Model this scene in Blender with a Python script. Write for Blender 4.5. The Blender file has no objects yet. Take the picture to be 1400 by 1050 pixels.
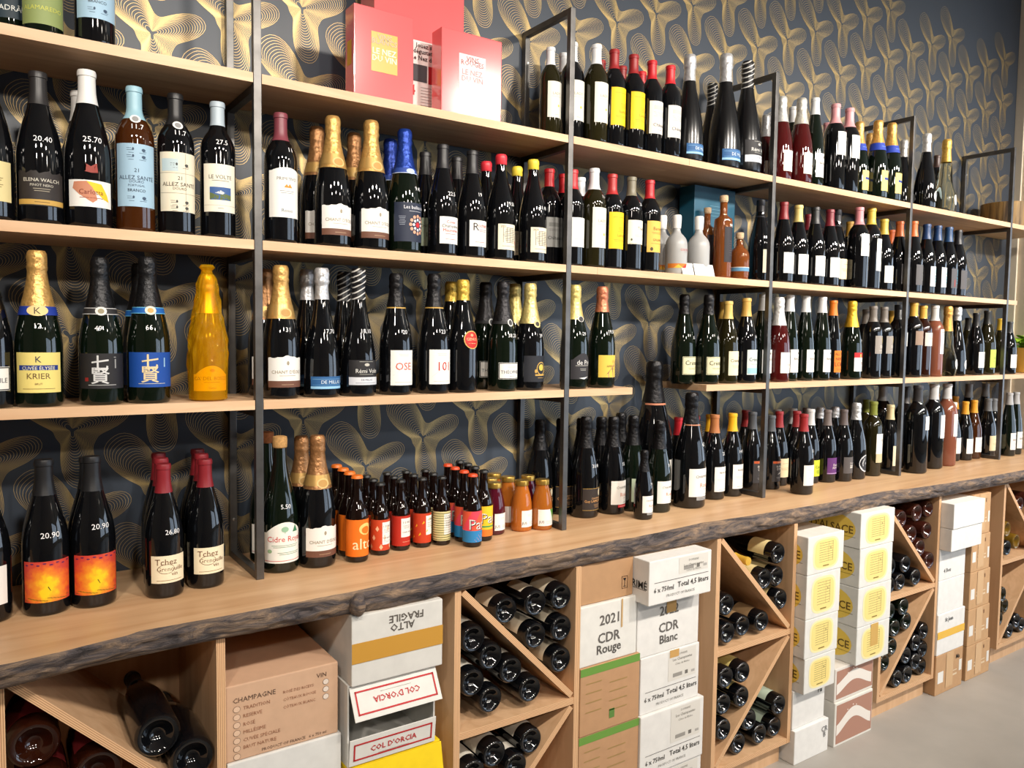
import bpy, bmesh, math, random
from mathutils import Vector, Matrix, noise
random.seed(7)
SC = bpy.context.scene
COL = SC.collection
PI = math.pi
# ------------------------------------------------------------------ camera, light, exposure
CT = 0.93                                   # height of the counter top above the floor (m)
cam_d = bpy.data.cameras.new('camera')
cam_d.sensor_fit = 'HORIZONTAL'; cam_d.sensor_width = 36.0
cam_d.lens = 1073.93 / 1400 * 36.0
cam_d.clip_start = 0.05
cam = bpy.data.objects.new('camera', cam_d); COL.objects.link(cam)
def aim_camera(loc, yaw, pitch, roll):
    f = Vector((math.sin(yaw)*math.cos(pitch), math.cos(yaw)*math.cos(pitch), math.sin(pitch)))
    r = Vector((math.cos(yaw), -math.sin(yaw), 0)); u = r.cross(f)
    r2 = r*math.cos(roll) + u*math.sin(roll); u2 = -r*math.sin(roll) + u*math.cos(roll)
    m = Matrix((r2, u2, -f)).transposed().to_4x4(); m.translation = Vector(loc)
    cam.matrix_world = m
aim_camera((-0.544, -1.862, CT + 0.59), 0.6004, -0.0606, 0.0138)
SC.camera = cam
w = bpy.data.worlds.new('world'); SC.world = w; w.use_nodes = True
w.node_tree.nodes['Background'].inputs[0].default_value = (0.62, 0.78, 1.0, 1)
w.node_tree.nodes['Background'].inputs[1].default_value = 1.4
SC.view_settings.view_transform = 'Standard'
SC.view_settings.look = 'None'
SC.view_settings.gamma = 1.0
SC.view_settings.use_curve_mapping = False
SC.view_settings.exposure = -0.25
SC.cycles.max_bounces = 8; SC.cycles.glossy_bounces = 4; SC.cycles.diffuse_bounces = 4
SC.cycles.transmission_bounces = 8; SC.cycles.transparent_max_bounces = 8
SC.cycles.caustics_reflective = False; SC.cycles.caustics_refractive = False
SC.cycles.sample_clamp_indirect = 4.0
def area_light(name, loc, target, sx, sy, watt, col):
    l = bpy.data.lights.new(name, 'AREA'); l.shape = 'RECTANGLE'; l.size = sx; l.size_y = sy
    l.energy = watt; l.color = col
    o = bpy.data.objects.new(name, l); COL.objects.link(o); o.location = loc
    o.rotation_euler = (Vector(target) - Vector(loc)).to_track_quat('-Z', 'Y').to_euler()
    return o
# daylight of the shop window in the wall behind the visitor
area_light('window_daylight', (5.15, -5.28, 1.55), (5.15, 0, 1.50), 4.3, 2.0, 75, (0.72, 0.85, 1.0))
area_light('side_window_daylight', (7.95, -2.7, 1.6), (0, -2.7, 1.55), 3.2, 2.2, 70, (0.72, 0.85, 1.0))

# ------------------------------------------------------------------ materials
_m = {}
def lin(c):
    return tuple(((x/255)/12.92 if x/255 <= .04045 else ((x/255+.055)/1.055)**2.4) for x in c)
def mat(name, rgb, rough=.5, metal=0.0, spec=.5, trans=0.0, coat=0.0, ior=1.45, noise_amt=0.0, noise_scale=40, bump=0.0):
    key = (name, rgb, rough, metal, trans, noise_amt)
    if key in _m: return _m[key]
    m = bpy.data.materials.new(name); m.use_nodes = True
    nt = m.node_tree; b = nt.nodes['Principled BSDF']; c = lin(rgb) + (1,)
    b.inputs['Base Color'].default_value = c; b.inputs['Roughness'].default_value = rough
    b.inputs['Metallic'].default_value = metal; b.inputs['Specular IOR Level'].default_value = spec
    b.inputs['Transmission Weight'].default_value = trans; b.inputs['IOR'].default_value = ior
    b.inputs['Coat Weight'].default_value = coat
    if noise_amt or bump:
        tc = nt.nodes.new('ShaderNodeTexCoord'); n = nt.nodes.new('ShaderNodeTexNoise')
        n.inputs['Scale'].default_value = noise_scale; n.inputs['Detail'].default_value = 4
        nt.links.new(tc.outputs['Object'], n.inputs['Vector'])
        if noise_amt:
            r = nt.nodes.new('ShaderNodeMapRange')
            r.inputs['From Min'].default_value = .3; r.inputs['From Max'].default_value = .7
            r.inputs['To Min'].default_value = 1-noise_amt; r.inputs['To Max'].default_value = 1+noise_amt*.4
            nt.links.new(n.outputs['Fac'], r.inputs['Value'])
            mx = nt.nodes.new('ShaderNodeVectorMath'); mx.operation = 'SCALE'
            mx.inputs[0].default_value = c[:3]
            nt.links.new(r.outputs['Result'], mx.inputs['Scale'])
            nt.links.new(mx.outputs['Vector'], b.inputs['Base Color'])
        if bump:
            bp = nt.nodes.new('ShaderNodeBump'); bp.inputs['Strength'].default_value = bump
            bp.inputs['Distance'].default_value = .004
            nt.links.new(n.outputs['Fac'], bp.inputs['Height']); nt.links.new(bp.outputs['Normal'], b.inputs['Normal'])
    _m[key] = m
    return m
def wood_mat(name, c1, c2, stretch=(2.2, 30, 30), rough=.5, scale=1.0, plank=0.0):
    m = bpy.data.materials.new(name); m.use_nodes = True; nt = m.node_tree; N = nt.nodes; L = nt.links
    b = N['Principled BSDF']; b.inputs['Roughness'].default_value = rough
    tc = N.new('ShaderNodeTexCoord'); mp = N.new('ShaderNodeMapping'); mp.inputs['Scale'].default_value = stretch
    L.new(tc.outputs['Object'], mp.inputs['Vector'])
    n1 = N.new('ShaderNodeTexNoise'); n1.inputs['Scale'].default_value = scale; n1.inputs['Detail'].default_value = 6
    n1.inputs['Distortion'].default_value = 1.2
    L.new(mp.outputs['Vector'], n1.inputs['Vector'])
    n2 = N.new('ShaderNodeTexNoise'); n2.inputs['Scale'].default_value = 1.7; n2.inputs['Detail'].default_value = 2
    L.new(tc.outputs['Object'], n2.inputs['Vector'])
    r = N.new('ShaderNodeValToRGB'); r.color_ramp.elements[0].position = .32; r.color_ramp.elements[1].position = .66
    r.color_ramp.elements[0].color = lin(c1)+(1,); r.color_ramp.elements[1].color = lin(c2)+(1,)
    L.new(n1.outputs['Fac'], r.inputs['Fac'])
    mx = N.new('ShaderNodeMix'); mx.data_type = 'RGBA'; mx.blend_type = 'MULTIPLY'
    mr = N.new('ShaderNodeMapRange'); mr.inputs['To Min'].default_value = .86; mr.inputs['To Max'].default_value = 1.08
    L.new(n2.outputs['Fac'], mr.inputs['Value'])
    sc = N.new('ShaderNodeVectorMath'); sc.operation = 'SCALE'
    L.new(r.outputs['Color'], sc.inputs[0]); L.new(mr.outputs['Result'], sc.inputs['Scale'])
    L.new(sc.outputs['Vector'], b.inputs['Base Color'])
    bp = N.new('ShaderNodeBump'); bp.inputs['Strength'].default_value = .12; bp.inputs['Distance'].default_value = .002
    L.new(n1.outputs['Fac'], bp.inputs['Height']); L.new(bp.outputs['Normal'], b.inputs['Normal'])
    return m
OAK = wood_mat('oak_board', (206, 164, 124), (226, 190, 152))
SLABWOOD = wood_mat('slab_wood', (196, 152, 110), (222, 184, 142), (1.2, 14, 14), .42)
PLY = wood_mat('beech_plywood', (202, 160, 120), (220, 180, 140), (20, 20, 1.5), .5)
def ply_edge():
    m = bpy.data.materials.new('plywood_edge'); m.use_nodes = True; nt = m.node_tree; N = nt.nodes; L = nt.links
    b = N['Principled BSDF']; b.inputs['Roughness'].default_value = .6
    a = N.new('ShaderNodeAttribute'); a.attribute_name = 'ply'
    wv = N.new('ShaderNodeMath'); wv.operation = 'SINE'
    ml = N.new('ShaderNodeMath'); ml.operation = 'MULTIPLY'; ml.inputs[1].default_value = 2*PI*4.5
    L.new(a.outputs['Fac'], ml.inputs[0]); L.new(ml.outputs[0], wv.inputs[0])
    r = N.new('ShaderNodeValToRGB'); r.color_ramp.elements[0].color = lin((158, 108, 72))+(1,); r.color_ramp.elements[1].color = lin((226, 184, 140))+(1,)
    r.color_ramp.elements[0].position = .0; r.color_ramp.elements[1].position = .45
    mr = N.new('ShaderNodeMapRange'); mr.inputs['From Min'].default_value = -1
    L.new(wv.outputs[0], mr.inputs['Value']); L.new(mr.outputs['Result'], r.inputs['Fac'])
    L.new(r.outputs['Color'], b.inputs['Base Color'])
    return m
PLYEDGE = ply_edge()
def bark_mat():
    m = bpy.data.materials.new('bark'); m.use_nodes = True; nt = m.node_tree; N = nt.nodes; L = nt.links
    b = N['Principled BSDF']; b.inputs['Roughness'].default_value = .75
    tc = N.new('ShaderNodeTexCoord'); mp = N.new('ShaderNodeMapping'); mp.inputs['Scale'].default_value = (5, 22, 22)
    L.new(tc.outputs['Object'], mp.inputs['Vector'])
    n1 = N.new('ShaderNodeTexNoise'); n1.inputs['Scale'].default_value = 1.6; n1.inputs['Detail'].default_value = 8; n1.inputs['Roughness'].default_value = .7
    n1.inputs['Distortion'].default_value = 1.0
    L.new(mp.outputs['Vector'], n1.inputs['Vector'])
    r = N.new('ShaderNodeValToRGB'); e = r.color_ramp.elements
    e[0].position = .33; e[0].color = lin((36, 30, 30))+(1,); e[1].position = .70; e[1].color = lin((172, 142, 112))+(1,)
    x = e.new(.44); x.color = lin((80, 72, 72))+(1,); x = e.new(.54); x.color = lin((116, 98, 84))+(1,)
    L.new(n1.outputs['Fac'], r.inputs['Fac']); L.new(r.outputs['Color'], b.inputs['Base Color'])
    bp = N.new('ShaderNodeBump'); bp.inputs['Strength'].default_value = .9; bp.inputs['Distance'].default_value = .01
    L.new(n1.outputs['Fac'], bp.inputs['Height']); L.new(bp.outputs['Normal'], b.inputs['Normal'])
    return m
BARK = bark_mat()
STEEL = mat('raw_steel', (104, 102, 100), .42, .85, noise_amt=.25, noise_scale=25)
GOLDINK = mat('gold_ink', (204, 178, 124), .42, .65)
WALLP = mat('slate_wallpaper', (52, 60, 71), .42, spec=.6, noise_amt=.05, noise_scale=9)
PLASTER = mat('beige_plaster', (206, 192, 172), .85, noise_amt=.04, noise_scale=6)
CONCRETE = mat('grey_concrete', (168, 163, 156), .45, noise_amt=.10, noise_scale=5)
CEIL = mat('white_ceiling', (222, 218, 212), .9)
def paper(c, rough=.6): return mat('paper', c, rough)
def ink(c): return mat('ink', c, .6)
GLASS = {
 'black': mat('dark_glass', (11, 12, 15), .035, spec=.62, coat=.3),
 'green': mat('green_glass', (10, 19, 11), .035, spec=.62, coat=.3),
 'olive': mat('olive_glass', (32, 29, 12), .035, spec=.6, coat=.3),
 'amber': mat('amber_glass', (62, 30, 8), .035, spec=.6, coat=.3),
 'brown': mat('brown_glass', (40, 14, 6), .035, spec=.6, coat=.3),
 'rose': mat('rose_glass', (70, 15, 15), .04, spec=.6, coat=.3),
 'rosed': mat('rose_brown_glass', (56, 24, 17), .05, spec=.6, coat=.3),
 'pink': mat('pink_glass', (138, 82, 62), .04, spec=.6, trans=.2),
 'clear': mat('clear_glass', (240, 236, 206), .02, trans=1.0, ior=1.2),
 'gold': mat('gold_wine_glass', (130, 98, 30), .03, trans=.3),
 'purple': mat('purple_juice', (74, 12, 30), .06, coat=.4),
 'orange': mat('orange_juice', (176, 100, 36), .08, coat=.4),
 'ambj': mat('amber_juice', (160, 92, 30), .08, coat=.4),
 'whisky': mat('whisky', (176, 96, 44), .03, trans=.6),
 'grey': mat('grey_stoneware', (168, 168, 167), .35),
 'cola': mat('cola_glass', (19, 8, 6), .035, spec=.6, coat=.3),
 'blackmat': mat('satin_black_glass', (14, 14, 16), .22, spec=.6),
}
# ------------------------------------------------------------------ mesh helpers
def link(name, me, material=None, parent=None, loc=None, rot=None):
    o = bpy.data.objects.new(name, me); COL.objects.link(o)
    if material is not None and me is not None and not me.materials: me.materials.append(material)
    elif material is not None and me is not None and me.materials[0] != material:
        o.material_slots[0].link = 'OBJECT'; o.material_slots[0].material = material
    if parent: o.parent = parent
    if loc is not None: o.location = loc
    if rot is not None: o.rotation_euler = rot
    return o
def thing(name, label, cat, loc=(0, 0, 0), rot=(0, 0, 0), group=None):
    o = bpy.data.objects.new(name, None); COL.objects.link(o); o.empty_display_size = .05
    o.location = loc; o.rotation_euler = rot; o['label'] = label; o['category'] = cat
    if group: o['group'] = group
    return o
def tag(o, label, cat, group=None):
    o['label'] = label; o['category'] = cat
    if group: o['group'] = group
    return o
def struct(o): o['kind'] = 'structure'; return o
def pymesh(name, v, f, smooth=False):
    me = bpy.data.meshes.new(name); me.from_pydata(v, [], f); me.update()
    if smooth: me.polygons.foreach_set('use_smooth', [True]*len(me.polygons))
    return me
_boxes = {}
def box_mesh(sx, sy, sz, bev=0.0):
    """box with its base centred on the origin"""
    key = (round(sx, 5), round(sy, 5), round(sz, 5), bev)
    if key in _boxes: return _boxes[key].copy()
    bm = bmesh.new(); bmesh.ops.create_cube(bm, size=1)
    for v in bm.verts: v.co = (v.co.x*sx, v.co.y*sy, (v.co.z+.5)*sz)
    if bev: bmesh.ops.bevel(bm, geom=bm.edges[:], offset=bev, segments=2, affect='EDGES', profile=.6)
    me = bpy.data.meshes.new('box'); bm.to_mesh(me); bm.free(); _boxes[key] = me
    return me.copy()
def slab_box(name, x0, x1, y0, y1, z0, z1, material, parent=None, bev=.0015):
    return link(name, box_mesh(x1-x0, y1-y0, z1-z0, bev), material, parent, ((x0+x1)/2, (y0+y1)/2, z0))
def lathe(prof, n=28, wob=None):
    v, f = [], []
    ring = []
    for (r, z) in prof:
        if r <= 1e-6: ring.append([len(v)]); v.append((0, 0, z)); continue
        ids = []
        for i in range(n):
            a = 2*PI*i/n; rr = r
            if wob: rr = r*wob(a, z)
            ids.append(len(v)); v.append((rr*math.cos(a), rr*math.sin(a), z))
        ring.append(ids)
    for a, b in zip(ring, ring[1:]):
        if len(a) == 1 and len(b) == 1: continue
        for i in range(n):
            j = (i+1) % n
            if len(a) == 1: f.append((a[0], b[j], b[i]))
            elif len(b) == 1: f.append((a[i], a[j], b[0]))
            else: f.append((a[i], a[j], b[j], b[i]))
    me = pymesh('lathe', v, f, True)
    me.set_sharp_from_angle(angle=math.radians(40))
    return me
def tri_subdiv(v2, f, maxlen):
    bm = bmesh.new(); vs = [bm.verts.new((x, 0, z)) for x, z in v2]
    for q in f:
        try: bm.faces.new([vs[i] for i in q])
        except ValueError: pass
    bmesh.ops.triangulate(bm, faces=bm.faces[:])
    for _ in range(2):
        e = [k for k in bm.edges if abs(k.verts[0].co.x-k.verts[1].co.x) > maxlen]
        if not e: break
        bmesh.ops.subdivide_edges(bm, edges=e, cuts=1)
        bmesh.ops.triangulate(bm, faces=[q for q in bm.faces if len(q.verts) > 3])
    bm.verts.index_update()
    out = [(q.co.x, q.co.z) for q in bm.verts], [tuple(k.index for k in q.verts) for q in bm.faces]
    bm.free(); return out
_txt = {}
def text2d(s, size):
    """flat outline of a line of text, centred: (vertices, faces) in x/z"""
    if (s, size) in _txt: return _txt[(s, size)]
    c = bpy.data.curves.new('t', 'FONT'); c.body = s; c.size = size*1.38; c.align_x = 'CENTER'; c.align_y = 'CENTER'; c.offset = size*.022 if .012 < size < 1 else 0.0; c.resolution_u = 1 if size < .02 else 2
    o = bpy.data.objects.new('t', c); me = o.to_mesh()
    v = [(q.co.x, q.co.y) for q in me.vertices]; f = [tuple(p.vertices) for p in me.polygons]
    o.to_mesh_clear(); bpy.data.objects.remove(o); bpy.data.curves.remove(c)
    if v:
        cx = (min(q[0] for q in v)+max(q[0] for q in v))/2; cz = (min(q[1] for q in v)+max(q[1] for q in v))/2
        v = [(a-cx, b-cz) for a, b in v]
    _txt[(s, size)] = (v, f); return v, f
def rect2d(x0, x1, z0, z1, nx=1, nz=1, top=None):
    v, f = [], []
    for j in range(nz+1):
        for i in range(nx+1):
            x = x0+(x1-x0)*i/nx; t = j/nz
            zt = z1 + (top(i/nx) if top else 0)
            v.append((x, z0+(zt-z0)*t))
    for j in range(nz):
        for i in range(nx):
            a = j*(nx+1)+i; f.append((a, a+1, a+nx+2, a+nx+1))
    return v, f
def disc2d(cx, cz, rx, rz, n=20, p=1.0):
    sg = lambda q: math.copysign(abs(q)**p, q)
    v = [(cx, cz)] + [(cx+rx*k*sg(math.cos(2*PI*i/n)), cz+rz*k*sg(math.sin(2*PI*i/n))) for k in (.5, 1) for i in range(n)]
    f = []
    for i in range(n):
        j = (i+1) % n
        f.append((0, 1+i, 1+j)); f.append((1+i, 1+n+i, 1+n+j, 1+j))
    return v, f
def shift(m, dx, dz): return [(x+dx, z+dz) for x, z in m[0]], m[1]
def join2d(ms):
    v, f = [], []
    for a, b in ms:
        o = len(v); v += a; f += [tuple(i+o for i in q) for q in b]
    return v, f
def flat_mesh(m, y=0.0):
    """2d art standing in the x/z plane, facing -Y"""
    return pymesh('flat', [(x, y, z) for x, z in m[0]], m[1])

# ------------------------------------------------------------------ bottles (profiles in mm: radius, height)
PUNT = lambda r: [(0, 26), (r*.2, 25), (r*.45, 17), (r*.66, 5), (r*.78, .5), (r*.88, .3), (r*.97, 3.5), (r, 9)]
KIND = {
 'bord': dict(h=300, r=37.5, p=PUNT(37.5)+[(37.5, 100), (37.8, 188), (37, 200), (33.5, 213), (27, 226), (20, 236), (16, 245), (14.4, 256), (14, 288), (15, 289), (15, 296), (13.6, 300), (0, 300)], cap=240, pz=208, lab=(60, 165)),
 'burg': dict(h=300, r=41, p=PUNT(41)+[(41, 70), (41, 132), (39.8, 150), (36.6, 170), (31.6, 190), (26, 210), (20.8, 228), (17.2, 244), (15, 260), (14.4, 288), (15.4, 289), (15.4, 296), (14, 300), (0, 300)], cap=236, pz=165, lab=(38, 118)),
 'champ': dict(h=320, r=44, p=PUNT(44)+[(44, 70), (44, 122), (43, 142), (40, 164), (35.4, 186), (29.6, 210), (24, 234), (19.6, 256), (17, 276), (16, 300), (15, 312), (0, 312)], cap=222, pz=160, lab=(36, 104)),
 'flute': dict(h=330, r=37, p=PUNT(37)+[(37, 60), (37, 120), (35.5, 148), (32, 180), (27, 214), (21.5, 248), (17, 278), (14.6, 300), (14.2, 318), (15, 319), (15, 326), (13.6, 330), (0, 330)], cap=268, pz=190, lab=(38, 120)),
 'slope': dict(h=330, r=46, p=PUNT(46)+[(46, 45), (45.4, 80), (43, 112), (38.6, 142), (32.8, 172), (27, 200), (22, 226), (18, 252), (16, 275), (15.6, 305), (14.6, 322), (0, 322)], cap=236, pz=150, lab=(26, 66)),
 'beer': dict(h=235, r=30.5, p=PUNT(30.5)+[(30.5, 60), (30.5, 118), (29, 132), (24.5, 146), (18.5, 160), (15, 176), (13.6, 200), (13, 222), (13.6, 224), (13, 229), (0, 229)], cap=222, pz=140, lab=(30, 100)),
 'juice': dict(h=190, r=40, p=PUNT(40)+[(40, 60), (40, 84), (38.6, 104), (34.6, 128), (29, 148), (25, 162), (23, 172), (23, 180), (0, 180)], cap=176, pz=120, lab=(22, 84)),
 'curvy': dict(h=310, r=44, p=PUNT(40)+[(44, 30), (45, 50), (42, 78), (35, 104), (29, 128), (27, 150), (26, 172), (23, 196), (19.6, 222), (17.4, 246), (16, 270), (15.4, 292), (14.6, 302), (0, 302)], cap=225, pz=150, lab=(40, 80)),
 'jug': dict(h=240, r=44, p=PUNT(44)+[(44, 80), (44, 120), (42, 134), (36, 148), (26, 160), (18, 168), (15, 178), (14, 195), (14, 205), (0, 205)], cap=196, pz=120, lab=(40, 100)),
 'flask': dict(h=170, r=36, p=PUNT(34)+[(36, 20), (36, 84), (34, 98), (27, 110), (17, 118), (13, 126), (12, 146), (0, 150)], cap=138, pz=90, lab=(34, 50)),
 'tall': dict(h=300, r=31, p=PUNT(31)+[(31, 120), (31, 196), (29, 206), (20, 212), (13.5, 218), (12.5, 226), (12.5, 262), (0, 264)], cap=250, pz=190, lab=(50, 160)),
}
_mesh = {}
def prof_r(k, z):
    p = [q for q in KIND[k]['p'] if q[1] >= 9 or q[0] > KIND[k]['r']*.95]
    z = max(z, p[0][1])
    for (r0, z0), (r1, z1) in zip(p, p[1:]):
        if z0 <= z <= z1 and z1 > z0: return r0+(r1-r0)*(z-z0)/(z1-z0)
    return p[-2][0]
def glass_mesh(k):
    key = ('glass', k)
    if key not in _mesh: _mesh[key] = lathe([(r/1000, z/1000) for r, z in KIND[k]['p']], 32)
    return _mesh[key]
def cap_mesh(k, style, z0=None):
    K = KIND[k]; z0 = z0 or K['cap']; key = ('cap', k, style, z0)
    if key in _mesh: return _mesh[key]
    H = K['h']; wob = None
    if style == 'cap':                       # smooth shrunk capsule with a lip ring
        zs = [z0+(H-12-z0)*t/7 for t in range(8)]
        p = [(prof_r(k, z0)+.2, z0)]+[(prof_r(k, z)+.8, z) for z in zs]+[(prof_r(k, H-8)+1.4, H-11), (prof_r(k, H-8)+1.4, H-4), (prof_r(k, H-8)+.2, H+.6), (9, H+1), (0, H+1)]
    elif style == 'screw':
        p = [(prof_r(k, z0)+.2, z0), (prof_r(k, z0)+.9, z0+.5), (15.4, z0+12), (15.4, H-22), (14.8, H-21), (14.8, H-20), (15.6, H-19), (15.6, H), (14, H+1.2), (0, H+1.2)]
    elif style == 'foil':                    # crumpled champagne foil over cork and wire cage
        zs = [z0+(H-42-z0)*t/9 for t in range(10)]
        p = [(prof_r(k, z0)+.1, z0)]+[(prof_r(k, z)+.9, z) for z in zs]
        p += [(18.6, H-38), (19.4, H-33), (18.4, H-29), (18.4, H-24), (19.2, H-14), (18.2, H-5), (15, H+.5), (8, H+1), (0, H+1)]
        def wob(a, z):
            z = z*1000
            if z < H-42: return 1+.006*noise.noise((math.cos(a)*3, math.sin(a)*3, z/20))
            return 1+.06*noise.noise((math.cos(a)*3.2, math.sin(a)*3.2, z/7))
    elif style == 'wax':
        p = [(prof_r(k, H-26)+.3, H-27), (prof_r(k, H-26)+2.2, H-24), (16.4, H-14), (17.4, H-10), (17, H-3), (14.5, H+2), (8, H+3), (0, H+3)]
        wob = lambda a, z: 1+.03*noise.noise((math.cos(a)*2, math.sin(a)*2, z*150))
    elif style == 'crown':
        p = [(13.8, H-12), (16.2, H-11.5), (15.4, H-8), (14, H-4.5), (10, H-3), (0, H-2.6)]
        wob = lambda a, z: 1+.03*math.cos(a*16)
    elif style == 'lid':
        p = [(24.2, 170), (26.6, 170.5), (26.8, 186), (25.6, 189), (23, 189.6), (0, 189.6)]
    elif style == 'cork':
        t = K['p'][-1][1]
        p = [(12.6, t-1), (12.8, t+2), (14.6, t+3), (14.8, t+20), (13.5, t+22), (0, t+22)]
    elif style == 'stopper':                 # tall white stopper of the stoneware jugs
        p = [(15.4, 186), (16.6, 187), (17.4, 205), (18.4, 222), (18, 236), (16, 240), (0, 240)]
    elif style == 'cage':                    # bare cork under a wire cage
        p = [(15.2, H-12), (17.6, H-10), (18.4, H+8), (17, H+16), (10, H+18), (0, H+18)]
    _mesh[key] = lathe([(r/1000, z/1000) for r, z in p], 36 if style in ('foil', 'crown') else 24, wob)
    return _mesh[key]
def wrap(k, m2, eps):
    """bend flat art (x along the arc, z height, mm) around the bottle, facing -Y"""
    v = []
    for x, z in m2[0]:
        r = prof_r(k, z); a = x/max(r, 10)
        if abs(a) > 2.6: a = math.copysign(2.6, a)
        rr = (r+eps)/1000
        v.append((rr*math.sin(a), -rr*math.cos(a), z/1000))
    return pymesh('wrapped', v, m2[1], True)
_labs = {}
def L(z0, z1, wd, col, *items, shape='rect', arch=0, m=None, e=.45):
    return dict(e=e, z0=z0, z1=z1, w=wd, col=col, items=items, shape=shape, arch=arch, m=m)
def label_parts(k, lb):
    """list of (name, mesh, material, is_base) for one label"""
    key = (k, id(lb))
    if key in _labs: return _labs[key]
    out = []; w_ = lb['w']; z0, z1 = lb['z0'], lb['z1']
    if lb['shape'] == 'round': base = disc2d(0, (z0+z1)/2, w_/2, (z1-z0)/2, 24)
    elif lb['shape'] == 'arch': base = rect2d(-w_/2, w_/2, z0, z1-lb['arch'], 14, 3, lambda t: lb['arch']*max(0, math.cos((t-.5)*PI*1.15)))
    elif lb['shape'] == 'ragged': base = rect2d(-w_/2, w_/2, z0, z1, 20, 2, lambda t: 2.5*math.sin(t*23)+1.5*math.sin(t*51))
    elif lb['shape'] == 'peak': base = rect2d(-w_/2, w_/2, z0, z1-5, 16, 2, lambda t: 5*math.exp(-((t-.5)/.16)**2)+1.2*math.sin(t*30))
    else: base = rect2d(-w_/2, w_/2, z0, z1, max(4, int(w_/5)), 3)
    out.append(('label', wrap(k, base, lb['e']), lb['m'] or paper(lb['col'])))
    by = {}
    for it in lb['items']:
        t = it[0]
        if t == 't':
            _, s, z, size, c = it[:5]; xo = it[5] if len(it) > 5 else 0
            m = shift(text2d(s, size), xo, z); m = tri_subdiv(m[0], m[1], 6); by.setdefault(('lettering', c, lb['e']+.55), []).append(m)
        elif t == 'g':                       # lines of print too small to read
            _, z, n, wd, c = it[:5]; xo = it[5] if len(it) > 5 else 0
            for i in range(n):
                ww = wd*(1-.25*((i*7) % 3)/2); zz = z-i*4.2
                by.setdefault(('small_print', c, lb['e']+.45), []).append(rect2d(xo-ww/2, xo+ww/2, zz-.55, zz+.55, max(2, int(ww/6))))
        elif t == 'b':
            _, a, b, wd, c = it[:5]; xo = it[5] if len(it) > 5 else 0
            by.setdefault(('band', c, lb['e']+.3), []).append(rect2d(xo-wd/2, xo+wd/2, a, b, max(2, int(wd/5)), 2))
        elif t == 'o':
            _, x, z, rx, rz, c = it[:6]
            by.setdefault(('emblem', c, lb['e']+(it[6]-.45 if len(it) > 6 else .45)), []).append(disc2d(x, z, rx, rz, 16))
        elif t == 'p':                       # polygon
            _, pts, c = it[:3]; m = tri_subdiv(pts, [tuple(range(len(pts)))], 6)
            by.setdefault(('artwork', c, lb['e']+.35), []).append(m)
    for (nm, c, e), ms in by.items():
        if nm == 'band' and len(ms) < 4:
            for q in ms: out.append((nm, wrap(k, q, e), ink(c)))
        else: out.append((nm, wrap(k, join2d(ms), e), ink(c)))
    _labs[key] = out
    return out
def price_mesh(k, s, z=None, xo=4):
    key = ('price', k, s, z, xo)
    if key not in _mesh:
        m = shift(text2d(s, 11), xo, z or KIND[k]['pz']); m = tri_subdiv(m[0], m[1], 6)
        _mesh[key] = wrap(k, m, .8)
    return _mesh[key]
CHALK = mat('white_paint_pen', (240, 240, 240), .5)
BAYS = [(-9, 0, 'sake bay'), (0, .923, 'red-box bay'), (.923, 1.87, 'stepped-shelf bay'), (1.87, 2.799, 'rosé bay'), (2.799, 9, 'drum bay')]
LEV = {'A': (1.187, 'top shelf'), 'B': (.806, 'second shelf'), 'C': (.431, 'third shelf'), '0': (0.0, 'counter')}
ALLB = []
NAMES = {'beer': 'beer_bottle', 'juice': 'juice_bottle', 'champ': 'sparkling_wine_bottle', 'slope': 'sparkling_wine_bottle', 'jug': 'spirit_bottle', 'flask': 'spirit_bottle', 'tall': 'spirit_bottle'}
def cap_mat(c, style):
    if isinstance(c, bpy.types.Material): return c
    if style == 'foil': return mat('foil', c, .34, .5, noise_amt=.22, noise_scale=110, bump=.55)
    if style == 'lid': return mat('lid_metal', c, .3, .8)
    if style in ('cork', 'cage'): return mat('cork', c, .8, noise_amt=.3, noise_scale=200)
    return mat('capsule', c, .38)
def bottle_parts(root, kind, glass, cap, lab, price=None):
    """cap = (style, colour[, start height]); lab = one label or a list"""
    link('glass', glass_mesh(kind), GLASS[glass], root)
    if cap:
        c = link('capsule' if cap[0] in ('cap', 'screw', 'foil', 'wax') else ('bottle_cap' if cap[0] in ('crown', 'lid') else 'stopper'), cap_mesh(kind, cap[0], cap[2] if len(cap) > 2 else None), cap_mat(cap[1], cap[0]), root)
    for lb in (lab if isinstance(lab, (list, tuple)) else [lab]):
        if lb is None: continue
        base = None
        for nm, me, m in label_parts(kind, lb):
            if base is None: base = link(nm, me, m, root)
            else: link(nm, me, m, base)
    if price:
        link('price_mark', price_mesh(kind, price) if isinstance(price, str) else price_mesh(kind, *price), CHALK, root)
def B(pos, kind, glass, cap, lab, desc, price=None, rot=None):
    X, Y, lev, h = pos
    z, place = LEV[lev]
    bay = [n for a, b, n in BAYS if a <= X < b][0]
    root = thing(NAMES.get(kind, 'wine_bottle'), desc, 'bottle', (X, Y, CT+z), (0, 0, random.uniform(-.10, .10) if rot is None else rot))
    s = h*1000/KIND[kind]['h']; root.scale = (s, s, s) if kind not in ('beer', 'juice') else (s, s, s)
    bottle_parts(root, kind, glass, cap, lab, price)
    ALLB.append((root, desc, place, bay, Y))
    return root
def finish_bottle_labels():
    cnt = {}
    for o, d, p, b, y in ALLB: cnt.setdefault((d, p, b), []).append((o, y))
    for (d, p, b), l in cnt.items():
        l.sort(key=lambda q: q[1])
        for i, (o, y) in enumerate(l):
            t = '%s, %s, %s' % (d, p, b)
            if len(l) > 1: t = '%s, %s in file, %s' % (d, ('front', 'second', 'third', 'rearmost')[i] if i < len(l)-1 else 'rearmost', p)
            o['label'] = t; o['group'] = 'bottles on the %s, %s' % (p, b)
            if len(t.split()) > 16: print('LONG', len(t.split()), t)

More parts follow.
